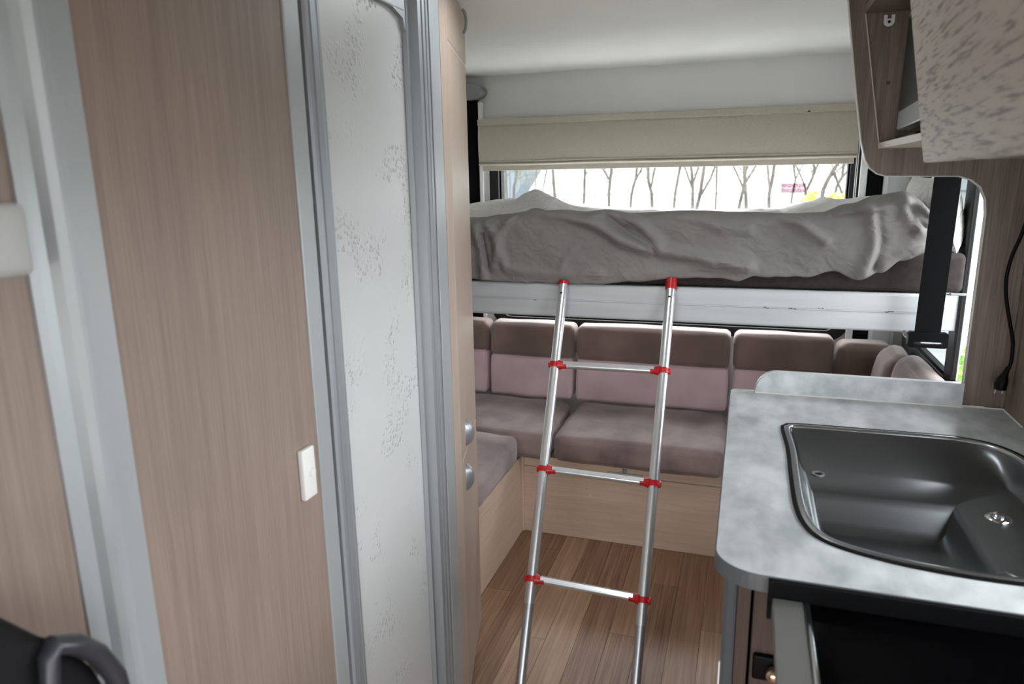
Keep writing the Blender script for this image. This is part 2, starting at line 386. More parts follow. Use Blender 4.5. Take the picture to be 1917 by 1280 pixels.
# shower door frame + door
fm = B()
bx(fm, X0 - .03, X0 + .003, 1.010, 1.052, 0, CZ, .002); bx(fm, X0 - .03, X0 + .003, 1.556, 1.610, 0, CZ, .002)
bx(fm, X0 - .03, X0 + .003, 1.052, 1.556, 1.905, CZ, .002)
struct('trim_5', fm, M['frame'])
sd = struct('door_2', bx(B(), X0 - .045, X0 - .030, 1.045, 1.562, 0, 1.92), M['dark'])
pf = [(-.028, 1.061), (.002, 1.062), (.006, 1.066), (.007, 1.074), (.001, 1.076), (.001, 1.079), (.006, 1.081), (.006, 1.097), (.001, 1.099), (.001, 1.102), (.004, 1.104), (.004, 1.110), (-.006, 1.118), (-.028, 1.118)]
obj('stile', prism(B(), [(X0 + a, b) for a, b in pf], 'Z', 0.02, 1.90), M['framed'], sd)
pf = [(-.028, 1.438), (-.006, 1.438), (.002, 1.442), (.001, 1.447), (-.012, 1.452), (-.014, 1.485), (-.004, 1.490), (.004, 1.494), (.005, 1.506), (-.001, 1.508), (-.001, 1.513), (.005, 1.515), (.006, 1.524), (.001, 1.526), (.001, 1.531), (.005, 1.533), (.004, 1.545), (-.028, 1.546)]
obj('stile', prism(B(), [(X0 + a, b) for a, b in pf], 'Z', 0.02, 1.90), M['framed'], sd)
obj('top_rail', bx(B(), X0 - .028, X0 + .002, 1.118, 1.438, 1.838, 1.90, .003), M['framed'], sd)
obj('bottom_rail', bx(B(), X0 - .028, X0 + .002, 1.118, 1.438, .02, .09, .003), M['framed'], sd)
obj('pane', bx(B(), X0 - .016, X0 - .009, 1.112, 1.444, .085, 1.842), M['frost'], sd)
# chamfer fillet in the upper corner of the glass opening
obj('corner_fillet', prism(B(), [(1.438, 1.845), (1.438, 1.80), (1.428, 1.825), (1.385, 1.838), (1.34, 1.845)], 'X', X0 - .012, X0 + .001), M['framed'], sd)

# light switch
t = thing('light_switch', 'white rectangular wall switch with a round push button on the wooden panel', 'switch', (X0, .968, .965))
obj('plate', bx(B(), X0, X0 + .011, .950, .985, .968, 1.058, .0025, 3), M['plastic'], t, True)
bm = B(); tube(bm, [(X0 + .011, .972, 1.013), (X0 + .0145, .972, 1.013)], [.0085, .0075], 20); obj('button', bm, M['plastic'], t, True)

# ---------------------------------------------------------------- wardrobe
A, D = Vector((X0, 1.662, 0)), Vector((-.806, 2.045, 0)); ud = (D - A).normalized(); nd = Vector((ud.y, -ud.x, 0))
t = thing('wardrobe', 'tall narrow wooden wardrobe with angled front beside the shower door', 'wardrobe', (-1.0, 1.85, 0))
bm = B(); prism(bm, [(XL + .002, 1.612), (X0 + .002, 1.612), (X0 + .002, 1.658), (A.x - .018, 1.664), (D.x - .018, 2.035), (D.x - .018, 2.045), (XL + .002, 2.045)], 'Z', 0.002, CZ - .002)
obj('carcass', bm, M['woodw'], t)
L = (D - A).length
def facade(z0, z1, name='door', m=None, b=.004):
    bm = B(); bx(bm, 0, L - .002, -.018, 0, z0, z1, b, 2)
    for v in bm.verts:
        p = A + ud * v.co.x - nd * (-v.co.y); v.co = Vector((p.x, p.y, v.co.z))
    return obj(name, bm, m or M['woodw'], t)
p1 = facade(.02, .742); p2 = facade(.746, 1.818); p3 = facade(1.822, CZ - .004)
for z0, z1 in ((.741, .747), (1.817, 1.823)):
    bm = B(); bx(bm, 0, L - .004, -.0182, -.002, z0, z1)
    for v in bm.verts:
        p = A + ud * v.co.x - nd * (-v.co.y); v.co = Vector((p.x, p.y, v.co.z))
    obj('seam_strip', bm, M['edge'], t)
def cup(px_, py_, par, flip=1):
    # half-moon pull: flat top, curved belly; found on the facade plane
    best = None
    for i in range(400):
        s = i / 400 * L; p = A + ud * s
        q = at(px_, py_, Y=p.y)
        e = abs(q.x - p.x)
        if best is None or e < best[0]: best = (e, s, q.z)
    return best[1], best[2]
for px_, py_, par, h in ((873, 809, p2, .036), (874, 892, p1, .036)):
    s, z = cup(px_, py_, par); s = min(s, L - .05)
    bm = B(); n = 12; rows = []
    for i in range(n + 1):
        a = PI * i / n - PI / 2                      # lower to upper
        zz = h * math.sin(a); wdt = .022 * math.cos(a) + .001
        row = []
        for j in range(7):
            b = PI * j / 6
            off = wdt * math.sin(b); al = .024 * math.cos(b) * (0.55 + .45 * math.cos(a))
            p = A + ud * (s + al) + nd * off
            row.append(bm.verts.new((p.x, p.y, z + zz)))
        rows.append(row)
    for r1, r2 in zip(rows, rows[1:]):
        for j in range(6): bm.faces.new((r1[j], r1[j + 1], r2[j + 1], r2[j]))
    o = obj('handle', bm, M['wplastic'], par, True); o['label'] = 'satin silver half-moon pull'
bm = B(); s, z = cup(863, 40, p3)
pts = []
for i in range(9):
    a = -PI / 2 + PI * i / 8; p = A + ud * s + nd * (.004 + .010 * math.cos(a)); pts.append((p.x, p.y, z + .03 * math.sin(a)))
tube(bm, pts, .004, 8); o = obj('handle', bm, M['gplastic'], p3, True)

# ================================================================ LOUNGE
t = thing('lounge_bench', 'pale wooden plinth box of the U-shaped lounge seat with silver flap catch', 'bench', (-.4, 2.9, 0))
obj('side_panel', bx(B(), XL + .003, -.86, 2.05, 2.705, 0.001, .35, .002), M['woody'], t)
obj('front_panel', bx(B(), -.86, XR - .003, 2.705, 2.725, .001, .302, .0015), M['woodx'], t)
obj('top_strip', bx(B(), -.86, XR - .003, 2.7055, 2.725, .304, .35, .0015), M['woodx'], t)
obj('seat_board', bx(B(), XL + .003, XR - .003, 2.725, YR - .002, .325, .349), M['woodx'], t)
obj('corner_post', bx(B(), -.866, -.852, 2.697, 2.709, .001, .35, .003), M['woodx'], t)
lt = obj('catch_plate', ring_prism(B(), rrect(-.495, -.345, .281, .318, .004, 2), rrect(-.482, -.358, .289, .310, .003, 2), 'Y', 2.698, 2.7052), mat('pale_grey_catch', (205, 205, 200), .4), t); lt['label'] = 'grey recessed catch plate'
obj('catch_lever', bx(B(), -.480, -.360, 2.7010, 2.7052, .2905, .3085, .001), bpy.data.materials['pale_grey_catch'], lt)
obj('catch_keeper', bx(B(), -.432, -.412, 2.698, 2.7055, .321, .336, .001), M['gplastic'], t)
bm = B(); tube(bm, [(-.565, 2.701, .205), (-.565, 2.7052, .205)], .003, 8); obj('screw_cap', bm, M['plastic'], t)

def cush(label, x0, x1, y0, y1, z0, z1, m='taupe', r=.028, seed=0, warp=None, nz=.006):
    o = obj('seat_cushion', soft_box(x0, x1, y0, y1, z0, z1, r, .010, nz, 14, seed, warp), M[m], None, True)
    return tag(o, label, 'cushion')
def corner_warp(p):       # the corner piece leans its right edge along the mitre
    k = (p.y - 2.62) / .5
    return Vector((p.x + (-.015 * k if p.x > -1 else 0), p.y, p.z))
cush('taupe suede seat cushion in the back left corner of the lounge', -1.34, -.722, 2.622, 3.130, .351, .480, seed=1, warp=corner_warp)
cush('wide taupe suede seat cushion along the back, right behind the ladder', -.715, -.028, 2.622, 3.130, .351, .482, seed=5)
cush('taupe suede seat cushion running along the left side, next to the wardrobe', -1.34, -.832, 2.052, 2.620, .351, .486, seed=9, nz=.010)
cush('taupe suede seat cushion in the back right corner, behind the kitchen worktop', -.022, .645, 2.622, 3.130, .351, .480, seed=13)
o = obj('lounge_bench', bx(B(), .10, XR - .003, 2.06, 2.70, .001, .35, .003), M['woody']); tag(o, 'wooden seat box on the right side of the lounge, hidden behind the kitchen', 'bench')
cush('taupe suede seat cushion along the right side, behind the kitchen unit', .09, .645, 2.065, 2.620, .351, .482, seed=17)

def backrest(label, x0, x1, top=.832, pink=.672, seed=0, lean=0):
    t = thing('back_cushion', label, 'cushion', ((x0 + x1) / 2, 3.2, .485))
    def wp(p):
        k = max(0, (p.z - .48) / .35); return Vector((p.x, p.y + .035 * k - .01, p.z))
    obj('upper_pad', soft_box(x0, x1, 3.100, 3.225, pink - .004, top, .022, .005, .003, 14, seed, wp), M['taupeb'], t, True)
    obj('lower_panel', soft_box(x0 + .002, x1 - .002, 3.104, 3.225, .478, pink + .006, .014, .006, .003, 12, seed + 3, wp), M['pink'], t, True)
backrest('narrow back cushion with pink lower half, partly hidden by the wardrobe', -1.34, -1.158, seed=1, pink=.69)
backrest('pink and taupe back cushion left of the ladder', -1.152, -.735, seed=2)
backrest('widest pink and taupe back cushion, behind the ladder', -.728, -.040, seed=3)
backrest('pink and taupe back cushion right of the ladder, above the worktop edge', -.032, .372, seed=4)
bm = soft_box(.376, .60, 3.10, 3.26, .480, .815, .028, .008, .004, 12, 5)
tag(obj('back_cushion', bm, M['taupeb'], None, True), 'plain taupe back cushion in the rear right corner', 'cushion')
def side_cush(label, y0, y1, x1, seed, th):
    def wp(p):
        k = max(0, (p.z - .48) / .34); return Vector((p.x + .05 * k, p.y, p.z))
    bm = soft_box(x1 - th - .04, x1 - .045, y0, y1, .482, .835 + (.03 if y0 < 2.5 else 0), .045, .010, .004, 12, seed, wp)
    tag(obj('side_back_cushion', bm, M['taupeb'], None, True), label, 'cushion')
side_cush('far taupe side cushion against the right wall, under the side window corner', 2.83, 3.095, .625, 6, .12)
side_cush('near creased taupe side cushion against the right wall below the side window', 2.16, 2.822, .630, 7, .12)

# ================================================================ FOLD-DOWN BED
t = thing('drop_down_bed', 'white aluminium frame of the drop-down bed above the lounge', 'bed', (-.35, 2.9, 1.0))
rail = obj('front_rail', bx(B(), -1.335, .535, 2.455, 2.485, 1.005, 1.128, .010, 4), M['rail'], t, True)
rl = B(); bx(rl, -1.335, .530, 2.4541, 2.456, 1.066, 1.0672); bx(rl, -1.335, .530, 2.4541, 2.456, 1.0715, 1.0722)
obj('rail_groove', rl, mat('groove_shade', (150, 153, 156), .6), rail)
for px_, py_, wd, tl in ((1432, 575, .012, .1), (1437, 577, .009, -.2), (1480, 577, .013, -.15), (1488, 578, .008, .2), (1533, 577, .004, 0), (1540, 577, .005, 0), (1668, 583, .016, -.05), (1660, 584, .010, 0), (1002, 561, .010, .1)):
    p = at(px_, py_, Y=2.455); sc = B(); bx(sc, p.x - wd / 2, p.x + wd / 2, 2.4538, 2.456, p.z - .0009, p.z + .0009)
    obj('scratch_mark', sc, M['black'], rail)
obj('end_bracket', bx(B(), .536, XR - .002, 2.50, 2.53, 1.008, 1.122, .003), M['rail'], t, True)
obj('side_rail', bx(B(), .60, XR - .004, 2.53, 3.25, 1.02, 1.10, .003), M['rail'], t)
obj('side_rail', bx(B(), -1.335, -1.30, 2.486, 3.25, 1.02, 1.10, .003), M['rail'], t)
obj('rear_rail', bx(B(), -1.30, .60, 3.20, 3.23, 1.02, 1.10, .003), M['rail'], t)
obj('bed_base', bx(B(), -1.30, .60, 2.486, 3.20, 1.085, 1.125), M['plastic'], t)
bm = soft_box(-1.33, .64, 2.47, 3.22, 1.129, 1.255, .02, 0, .002, 10, 3)
tag(obj('mattress', bm, M['matt'], None, True), 'dark brown mattress showing under the grey quilt on the drop-down bed', 'mattress')
tag(obj('bracket_cover', bx(B(), .60, .645, 2.45, 2.468, 1.1285, 1.134, .001), M['gplastic']), 'small white plastic clip on the bed frame next to the partition', 'clip')

# quilt
def lerp(tab, x):
    if x <= tab[0][0]: return tab[0][1]
    for (a, p), (b, q) in zip(tab, tab[1:]):
        if x <= b:
            k = (x - a) / (b - a); k = k * k * (3 - 2 * k); return p + (q - p) * k
    return tab[-1][1]
hem = [(-1.32, 1.16), (-.97, 1.138), (-.80, 1.128), (-.62, 1.130), (-.50, 1.131), (-.36, 1.146), (-.22, 1.160), (-.10, 1.164), (-.02, 1.157), (.03, 1.172), (.18, 1.173), (.27, 1.195), (.335, 1.170), (.40, 1.195), (.45, 1.235), (.52, 1.256)]
crest = [(-1.32, 1.37), (-.97, 1.362), (-.87, 1.378), (-.74, 1.392), (-.62, 1.396), (-.55, 1.389), (-.47, 1.397), (-.38, 1.384), (-.2, 1.392), (.0, 1.386), (.14, 1.382), (.22, 1.385), (.30, 1.412), (.38, 1.438), (.46, 1.452), (.52, 1.44)]
deep = [(-1.32, 1.40), (-.97, 1.412), (-.8, 1.398), (-.5, 1.382), (-.2, 1.372), (.1, 1.378), (.3, 1.40), (.52, 1.42)]
def seg_d(px, pz, a, b):
    ax, az = a; bx_, bz = b; dx, dz = bx_ - ax, bz - az
    k = ((px - ax) * dx + (pz - az) * dz) / (dx * dx + dz * dz); k = min(max(k, 0), 1)
    sgn = 1 if (px - ax) * dz - (pz - az) * dx > 0 else -1
    return math.hypot(px - ax - k * dx, pz - az - k * dz), sgn, k
def pq(x, y): v = at(x, y, Y=2.43); return (v.x, v.z)
ridges = [   # (chain of points in the photo's front face, width, height)
    ([(1005, 395), (1060, 402), (1120, 420), (1165, 450), (1215, 465), (1290, 478), (1400, 500)], .020, .026),
    ([(1100, 390), (1160, 398), (1200, 420), (1235, 455)], .018, .024),
    ([(1240, 400), (1300, 405), (1350, 425), (1400, 430)], .018, .012),
    ([(1450, 400), (1500, 420), (1545, 450)], .016, .016),
    ([(905, 410), (925, 440), (945, 500)], .018, .013),
    ([(960, 398), (935, 440), (925, 500)], .016, .010),
    ([(888, 420), (900, 470), (905, 520)], .016, .014),
    ([(1080, 460), (1060, 480), (1050, 500)], .010, .006),
    ([(1620, 385), (1640, 420), (1640, 470), (1618, 510)], .024, .020),
    ([(1690, 360), (1700, 400), (1720, 420)], .018, .022),
    ([(1640, 395), (1690, 370), (1740, 372)], .020, .020),
    ([(1650, 500), (1690, 480), (1735, 465)], .016, .014),
    ([(1170, 520), (1260, 505), (1330, 500)], .02, .008),
    ([(960, 505), (1040, 515), (1120, 512)], .02, .008),
]
ridges = [([pq(*p) for p in ch], w_, h_ * 1.25) for ch, w_, h_ in ridges]
grooves = [([pq(*p) for p in ch], w_, h_) for ch, w_, h_ in [
    ([(1642, 400), (1650, 450), (1640, 500)], .013, .022), ([(1130, 400), (1180, 440), (1225, 468)], .010, .014),
    ([(900, 440), (912, 500)], .007, .016), ([(1560, 405), (1600, 402), (1635, 398)], .008, .014), ([(1700, 385), (1712, 412), (1745, 414)], .012, .018)]]
NX, NF, NT = 300, 56, 46
bm = B(); rows = []
for i in range(NX + 1):
    x = -1.32 + (1.84) * i / NX
    zh, zc, zd = lerp(hem, x), lerp(crest, x) - .012, lerp(deep, x) - .014; row = []
    for j in range(NF + 1):                    # hem up to the crest
        k = j / NF; z = zh + (zc - zh) * math.sin(k * PI / 2) ** .95
        y = 2.450 - .010 * math.sin(k * PI) + (.075 * max(0, k - .62) / .38) ** 1 * max(0, k - .62) / .38
        y -= .02 * k * (1 - k)
        disp = 0
        for ch, w_, h_ in ridges:
            dm = min((seg_d(x, z, a, b) for a, b in zip(ch, ch[1:])), key=lambda q: q[0])
            if dm[0] < w_ * 3: disp += h_ * math.exp(-(dm[0] / w_) ** 2 * (1.0 if dm[1] > 0 else 1.35))
        for ch, w_, h_ in grooves:
            dm = min((seg_d(x, z, a, b)[0] for a, b in zip(ch, ch[1:])))
            if dm < w_ * 3: disp -= h_ * math.exp(-(dm / w_) ** 2)
        disp += .014 * noise.noise(Vector((x * 5, z * 7, 1.3))) + .004 * noise.noise(Vector((x * 16 + z * 12, z * 13, 4.1))) + .0012 * noise.noise(Vector((x * 40 + z * 30, z * 34, 9)))
        row.append((x, y - disp, z + (.004 * noise.noise(Vector((x * 22, 0, 0))) * (1 - k))))
    y1, z1 = row[-1][1], row[-1][2]
    for j in range(1, NT + 1):                 # crest back to the rear window
        k = j / NT; yy = y1 + (3.235 - y1) * k
        zz = z1 * (1 - k) ** 2 + zd * (1 - (1 - k) ** 2) - .012 * math.sin(PI * min(1, k * 3)) 
        u = Vector((x * 7, yy * 7, 0))
        amp = math.sin(min(1, k * 4) * PI / 2)
        zz += amp * (.010 * noise.noise(u) + .007 * noise.noise(u * 2.3) + .003 * noise.noise(u * 5))
        zz += .075 * math.exp(-((x + .83 + (yy - 2.85) * .3) / .075) ** 2 - ((yy - 2.85) / .13) ** 2)
        zz += .035 * math.exp(-((x + .72) / .10) ** 2 - ((yy - 2.72) / .10) ** 2)
        zz += .022 * math.exp(-((x - .28) / .14) ** 2 - ((yy - 3.0) / .2) ** 2) + .006 * math.sin(x * 60 + yy * 35) * math.exp(-((x - .2) / .16) ** 2) * amp
        zz += .020 * math.exp(-((x + 1.0) / .16) ** 2 - ((yy - 3.0) / .2) ** 2)
        row.append((x, yy, zz))
    # close the right end softly
    e = max(0, (x - .44) / .08)
    if e > 0:
        row = [(a, b + .02 * e * e, c - .05 * e * e * max(0, (c - 1.26)) / .18) for a, b, c in row]
    rows.append(row)
def sheet(rws):
    b_ = B(); R = [[b_.verts.new(p) for p in r] for r in rws]
    for r1, r2 in zip(R, R[1:]):
        for j in range(len(r1) - 1): b_.faces.new((r1[j], r1[j + 1], r2[j + 1], r2[j]))
    return b_
JS = NF + 7
pc = obj('backlit_bedding', sheet([[(a, b, c - .007 * min(1, max(0, (j - 1) / 3))) for j, (a, b, c) in enumerate(r[JS - 3:])] for r in rows]), M['pillow'], None, True)  # far bedding: window backlight put into the colour, paler than the quilt
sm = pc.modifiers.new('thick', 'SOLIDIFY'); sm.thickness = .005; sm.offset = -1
tag(pc, 'crumpled embossed bedding on the window side of the drop-down bed, backlight put into its pale colour', 'bedding')
bm.free(); bm = sheet([r[:JS] for r in rows])
q = obj('quilt', bm, M['duvet'], None, True)
sm = q.modifiers.new('thick', 'SOLIDIFY'); sm.thickness = .006; sm.offset = 0
tag(q, 'rumpled grey quilt hanging over the front of the drop-down bed', 'bedding')
# folded-over lump of bedding beside the pillow, then the pillow
def pillow_mesh(cx, cy, cz, lx, ly, lz, seed, n=30):
    bm = B(); R1 = []
    for s in (1, -1):
        R = []
        for i in range(n + 1):
            a = -1 + 2 * i / n; r_ = []
            for j in range(n + 1):
                b = -1 + 2 * j / n
                th = max(0, (1 - abs(a) ** 3.2)) ** .5 * max(0, (1 - abs(b) ** 3.2)) ** .5
                cr = 1 - .08 * (1 - b * b) * (abs(a) ** 4)
                p = Vector((a * lx * cr, b * ly * (1 - .08 * (1 - a * a) * abs(b) ** 4), s * th * lz))
                p.z += .010 * noise.noise(Vector((p.x * 10, p.y * 10, seed + s))) * th + .005 * noise.noise(Vector((p.x * 30, p.y * 22, seed)))
                r_.append(bm.verts.new(p + Vector((cx, cy, cz))))
            R.append(r_)
        for r1, r2 in zip(R, R[1:]):
            for j in range(n): bm.faces.new((r1[j], r1[j + 1], r2[j + 1], r2[j]))
    bmesh.ops.remove_doubles(bm, verts=bm.verts, dist=1e-4)
    return bm
bm = pillow_mesh(0, 0, 0, .235, .118, .085, 3)
bmesh.ops.transform(bm, matrix=Matrix.Translation((.585, 2.72, 1.368)) @ Matrix.Rotation(math.radians(-12), 4, 'Y') @ Matrix(((0, 0, 1, 0), (1, 0, 0, 0), (0, 1, 0, 0), (0, 0, 0, 1))) @ Matrix.Diagonal((1, 1, .72, 1)), verts=bm.verts)
tag(obj('pillow', bm, M['pillow'], None, True), 'pale embossed pillow propped at the right end of the bed, behind the black strap', 'pillow')

# straps
def strap(name, label, x0, x1, y, z0, z1, bottom_dx=0, group=None, th=.004):
    bm = B(); n = 14
    for s in (0, 1): pass
    V = []
    for i in range(n + 1):
        k = i / n; z = z1 + (z0 - z1) * k; dx = bottom_dx * k
        V.append([bm.verts.new((x0 + dx, y, z)), bm.verts.new((x1 + dx, y, z)), bm.verts.new((x1 + dx, y + th, z)), bm.verts.new((x0 + dx, y + th, z))])
    for a, b in zip(V, V[1:]):
        for j in range(4): bm.faces.new((a[j], a[(j + 1) % 4], b[(j + 1) % 4], b[j]))
    bm.faces.new(V[0]); bm.faces.new(V[-1])
    return bm
t = thing('bed_strap', 'wide black webbing strap with buckle holding up the front right corner of the bed', 'strap', (.545, 2.40, 1.0))
obj('webbing', strap('', '', .512, .582, 2.385, 1.01, CZ - .001, -.012), M['web'], t)
bm = B(); ring_prism(bm, rrect(.482, .590, .978, 1.026, .008, 3), rrect(.497, .576, .988, .996, .003, 3), 'Y', 2.372, 2.392); obj('buckle', bm, M['black'], t)
obj('buckle_bar', bx(B(), .497, .576, 2.376, 2.3905, .9775, .9855, .002), M['steel'], t)
bm = B(); tube(bm, [(.488, 2.39, 1.0), (.482, 2.42, 1.004), (.486, 2.452, 1.010)], .005, 8); obj('anchor_pin', bm, M['steel'], t, True)
for nm, x0, x1, lab, zt in (('l', -1.290, -1.243, 'black lifting strap in the rear left corner below the oval grey cap', 1.88), ('r', .458, .508, 'black lifting strap in the rear right corner beside the window', 1.93)):
    t = thing('lifting_strap', lab, 'strap', ((x0 + x1) / 2, 3.27, 1.0))
    obj('webbing', strap('', '', x0, x1, 3.262, 1.02, zt), M['web'], t)
    obj('channel', bx(B(), x0 - .004, x1 + .004, 3.272, YR - .001, .5, zt + .005, .002), M['black'], t)
    bm = B(); cx = (x0 + x1) / 2; pts = [(cx + .072 * math.cos(2 * PI * i / 40), zt + .012 + .036 * math.sin(2 * PI * i / 40)) for i in range(40)]
    prism(bm, pts, 'Y', 3.215, YR - .002, .005); obj('cap', bm, M['gplastic'], t, True)

# ================================================================ ROMAN BLIND
t = thing('roman_blind', 'cream roman blind gathered above the rear window', 'blind', (-.41, 3.26, 1.54))
obj('head_rail', bx(B(), -1.228, .402, 3.238, YR - .016, 1.740, 1.768, .002), M['blind'], t)
def cloth(z0, z1, yb, amp, seed):
    bm = B(); n, mrow = 60, 10; R = []
    for i in range(n + 1):
        x = -1.228 + 1.63 * i / n; r_ = []
        for j in range(mrow + 1):
            k = j / mrow; z = z0 + (z1 - z0) * k
            y = yb - amp * math.sin(k * PI) ** .8 - .003 * noise.noise(Vector((x * 3, z * 9, seed)))
            r_.append(bm.verts.new((x, y, z + .002 * noise.noise(Vector((x * 2.5, seed, 0))))))
        R.append(r_)
    for a, b in zip(R, R[1:]):
        for j in range(mrow): bm.faces.new((a[j], a[j + 1], b[j + 1], b[j]))
    ext = bmesh.ops.extrude_face_region(bm, geom=bm.faces[:]); bmesh.ops.translate(bm, verts=[v for v in ext['geom'] if isinstance(v, bmesh.types.BMVert)], vec=(0, .006, 0))
    return bm
obj('cloth_panel', cloth(1.580, 1.741, 3.250, .006, 1), M['blind'], t, True)
obj('cloth_fold', cloth(1.568, 1.588, 3.262, .016, 2), M['blind'], t, True)
obj('cloth_fold', cloth(1.557, 1.572, 3.258, .014, 3), M['blind'], t, True)
obj('hem_bar', bx(B(), -1.214, .396, 3.262, 3.268, 1.534, 1.562, .002), M['blind'], t)
bm = B(); tube(bm, [(.404, 3.25, 1.76), (.404, 3.25, 1.0)], .0018, 6); tube(bm, [(.411, 3.256, 1.76), (.411, 3.256, 1.0)], .0018, 6)
obj('pull_cord', bm, M['plastic'], t)
bm = B(); p = at(1515, 208, Y=3.236); bx(bm, p.x - .005, p.x + .005, 3.2365, 3.239, p.z - .002, p.z + .002); obj('cleat', bm, M['black'], t)

# ================================================================ LADDER
KL = 0.60
def lad(x, z): return Vector((x, 2.435 - (1.13 - z) * KL, z))
t = thing('ladder', 'silver telescopic ladder with red joints leaning on the bed rail', 'ladder', (-.42, 1.82, 0))
xl0, xl1, xr = -.610, -.576, -.236
def lxl(z): return xl0 + (xl1 - xl0) * (1.13 - z) / 1.13
for nm, fx, ztop, zb in (('left_stile', lxl, 1.128, .209), ('right_stile', lambda z: xr, 1.128, .203)):
    o = obj('stile', tube(B(), [lad(fx(zb), zb), lad(fx(.6), .6), lad(fx(ztop), ztop)], .0165, 24), M['alu'], t, True)
    a, b = lad(fx(.008), .008), lad(fx(zb + .01), zb + .01)
    obj('lower_tube', tube(B(), [a, b], .0148, 24), M['alu2'], o, True)
    obj('rubber_foot', tube(B(), [lad(fx(.001), .001), lad(fx(.010), .010)], .0175, 18), M['black'], o, True)
    c0, c1 = (1.122, 1.155) if nm == 'right_stile' else (1.127, 1.137)
    obj('end_cap', tube(B(), [lad(fx(c0), c0), lad(fx(c1), c1)], .0185, 24), M['red'], o, True)['label'] = 'red plastic end cap'
    p = lad(fx(1.10), 1.10); obj('screw', tube(B(), [p + Vector((-.001, -.0155, .003)), p + Vector((-.001, -.0185, .003))], .004, 10), M['black'], o)
for zl, zr in ((.873, .876), (.567, .562), (.272, .265)):
    a, b = lad(lxl(zl), zl), lad(xr, zr); dv = (b - a).normalized()
    rg = obj('rung', B_ := tube(B(), [a + dv * .012, b - dv * .012], .0115, 16, sy=1.0), M['alu'], t, True)
    # flat tread on top of the rung
    tr = B(); up = Vector((0, .45, 1)).normalized(); fw = dv.cross(up).normalized()
    vs = []
    for p in (a + dv * .03, b - dv * .03):
        for s1, s2 in ((-.012, .002), (.012, .002), (.012, .0125), (-.012, .0125)): vs.append(tr.verts.new(p + fw * s1 + up * s2))
    for q_ in ((0, 1, 2, 3), (7, 6, 5, 4), (0, 4, 5, 1), (1, 5, 6, 2), (2, 6, 7, 3), (3, 7, 4, 0)): tr.faces.new([vs[k] for k in q_])
    obj('tread', tr, M['alu'], rg)
    for c, s, fx in ((a, -1, lxl), (b, 1, lambda z: xr)):
        ax = (lad(0, 1) - lad(0, 0)).normalized()
        bm = B()
        tube(bm, [c - ax * .009, c + ax * .009], .0195, 20)
        tube(bm, [c - dv * s * .042, c - dv * s * .030, c - dv * s * .012], [.0125, .0120, .0185], 16)
        bx(bm, c.x + s * .016 - .006, c.x + s * .016 + .008, c.y - .012, c.y + .008, c.z - .009, c.z + .009, .003)
        obj('joint', bm, M['red'], rg, True)['label'] = 'red plastic joint'

# ================================================================ KITCHEN
KX0, KX1, KY0, KY1, WT = -.020, .70, 1.05, 2.056, .90
def arc(cx, cy, r, a0, a1, n=8): return [(cx + r * math.cos(math.radians(a0 + (a1 - a0) * i / n)), cy + r * math.sin(math.radians(a0 + (a1 - a0) * i / n))) for i in range(n + 1)]
outline = []
outline += [(KX0 + .075 + .075 * math.cos(math.radians(a)), KY0 + .065 + .065 * math.sin(math.radians(a))) for a in range(180, 271, 9)]
outline += [(KX1 - .001, KY0 - .005), (KX1 - .001, 1.899), (XR - .001, 1.899), (XR - .001, KY1)]
outline += [(KX0 + .02 + .02 * math.cos(math.radians(a)), KY1 - .02 + .02 * math.sin(math.radians(a))) for a in range(90, 181, 15)]
# sink outline (rounded, tapering)
sink_o = [(.122, 1.60), (.116, 1.735), (.123, 1.758), (.145, 1.770), (.30, 1.774), (.44, 1.776), (.50, 1.768), (.545, 1.742), (.575, 1.69), (.590, 1.60), (.596, 1.45), (.590, 1.30), (.570, 1.21), (.53, 1.165), (.45, 1.142), (.36, 1.138), (.27, 1.148), (.20, 1.168), (.155, 1.195), (.132, 1.24), (.122, 1.32), (.121, 1.46)]
def smooth_loop(pts, n=4):
    o = []; k = len(pts)
    for i in range(k):
        p0, p1, p2, p3 = [Vector(pts[(i + d) % k]) for d in (-1, 0, 1, 2)]
        for j in range(n):
            t_ = j / n; o.append(tuple(.5 * ((2 * p1) + (p2 - p0) * t_ + (2 * p0 - 5 * p1 + 4 * p2 - p3) * t_ ** 2 + (3 * p1 - p0 - 3 * p2 + p3) * t_ ** 3)))
    return o
sk_o = smooth_loop(sink_o)
ctr = Vector((.355, 1.455))
def inset(pts, d):
    o = []
    k = len(pts)
    for i in range(k):
        a, b = Vector(pts[i - 1]), Vector(pts[(i + 1) % k]); tt = (b - a).normalized(); nn = Vector((tt.y, -tt.x))
        if nn.dot(ctr - Vector(pts[i])) < 0: nn = -nn
        o.append(tuple(Vector(pts[i]) + nn * d))
    return o
def slab_with_hole(outer, hole, z0, z1):
    bm = B()
    def loop(pts, z):
        vs = [bm.verts.new((x, y, z)) for x, y in pts]
        return vs, [bm.edges.new((vs[i], vs[(i + 1) % len(vs)])) for i in range(len(vs))]
    allv = []
    for z in (z0, z1):
        vo, eo = loop(outer, z); vh, eh = loop(hole, z)
        bmesh.ops.triangle_fill(bm, use_beauty=True, edges=eo + eh)
        allv.append((vo, vh))
    for k in (0, 1):
        a, b = allv[0][k], allv[1][k]
        for i in range(len(a)):
            j = (i + 1) % len(a); bm.faces.new((a[i], a[j], b[j], b[i]))
    return bm
wt = obj('worktop', slab_with_hole(outline, inset(sk_o, .006), .872, WT), M['top'], None)
tag(wt, 'grey concrete-look kitchen worktop with rounded corner around the sink', 'worktop')
ol2 = outline[:11] + [(KX1 - .001, KY0 - .005)]
eb = B(); path = [outline[-1]] + outline[:12]
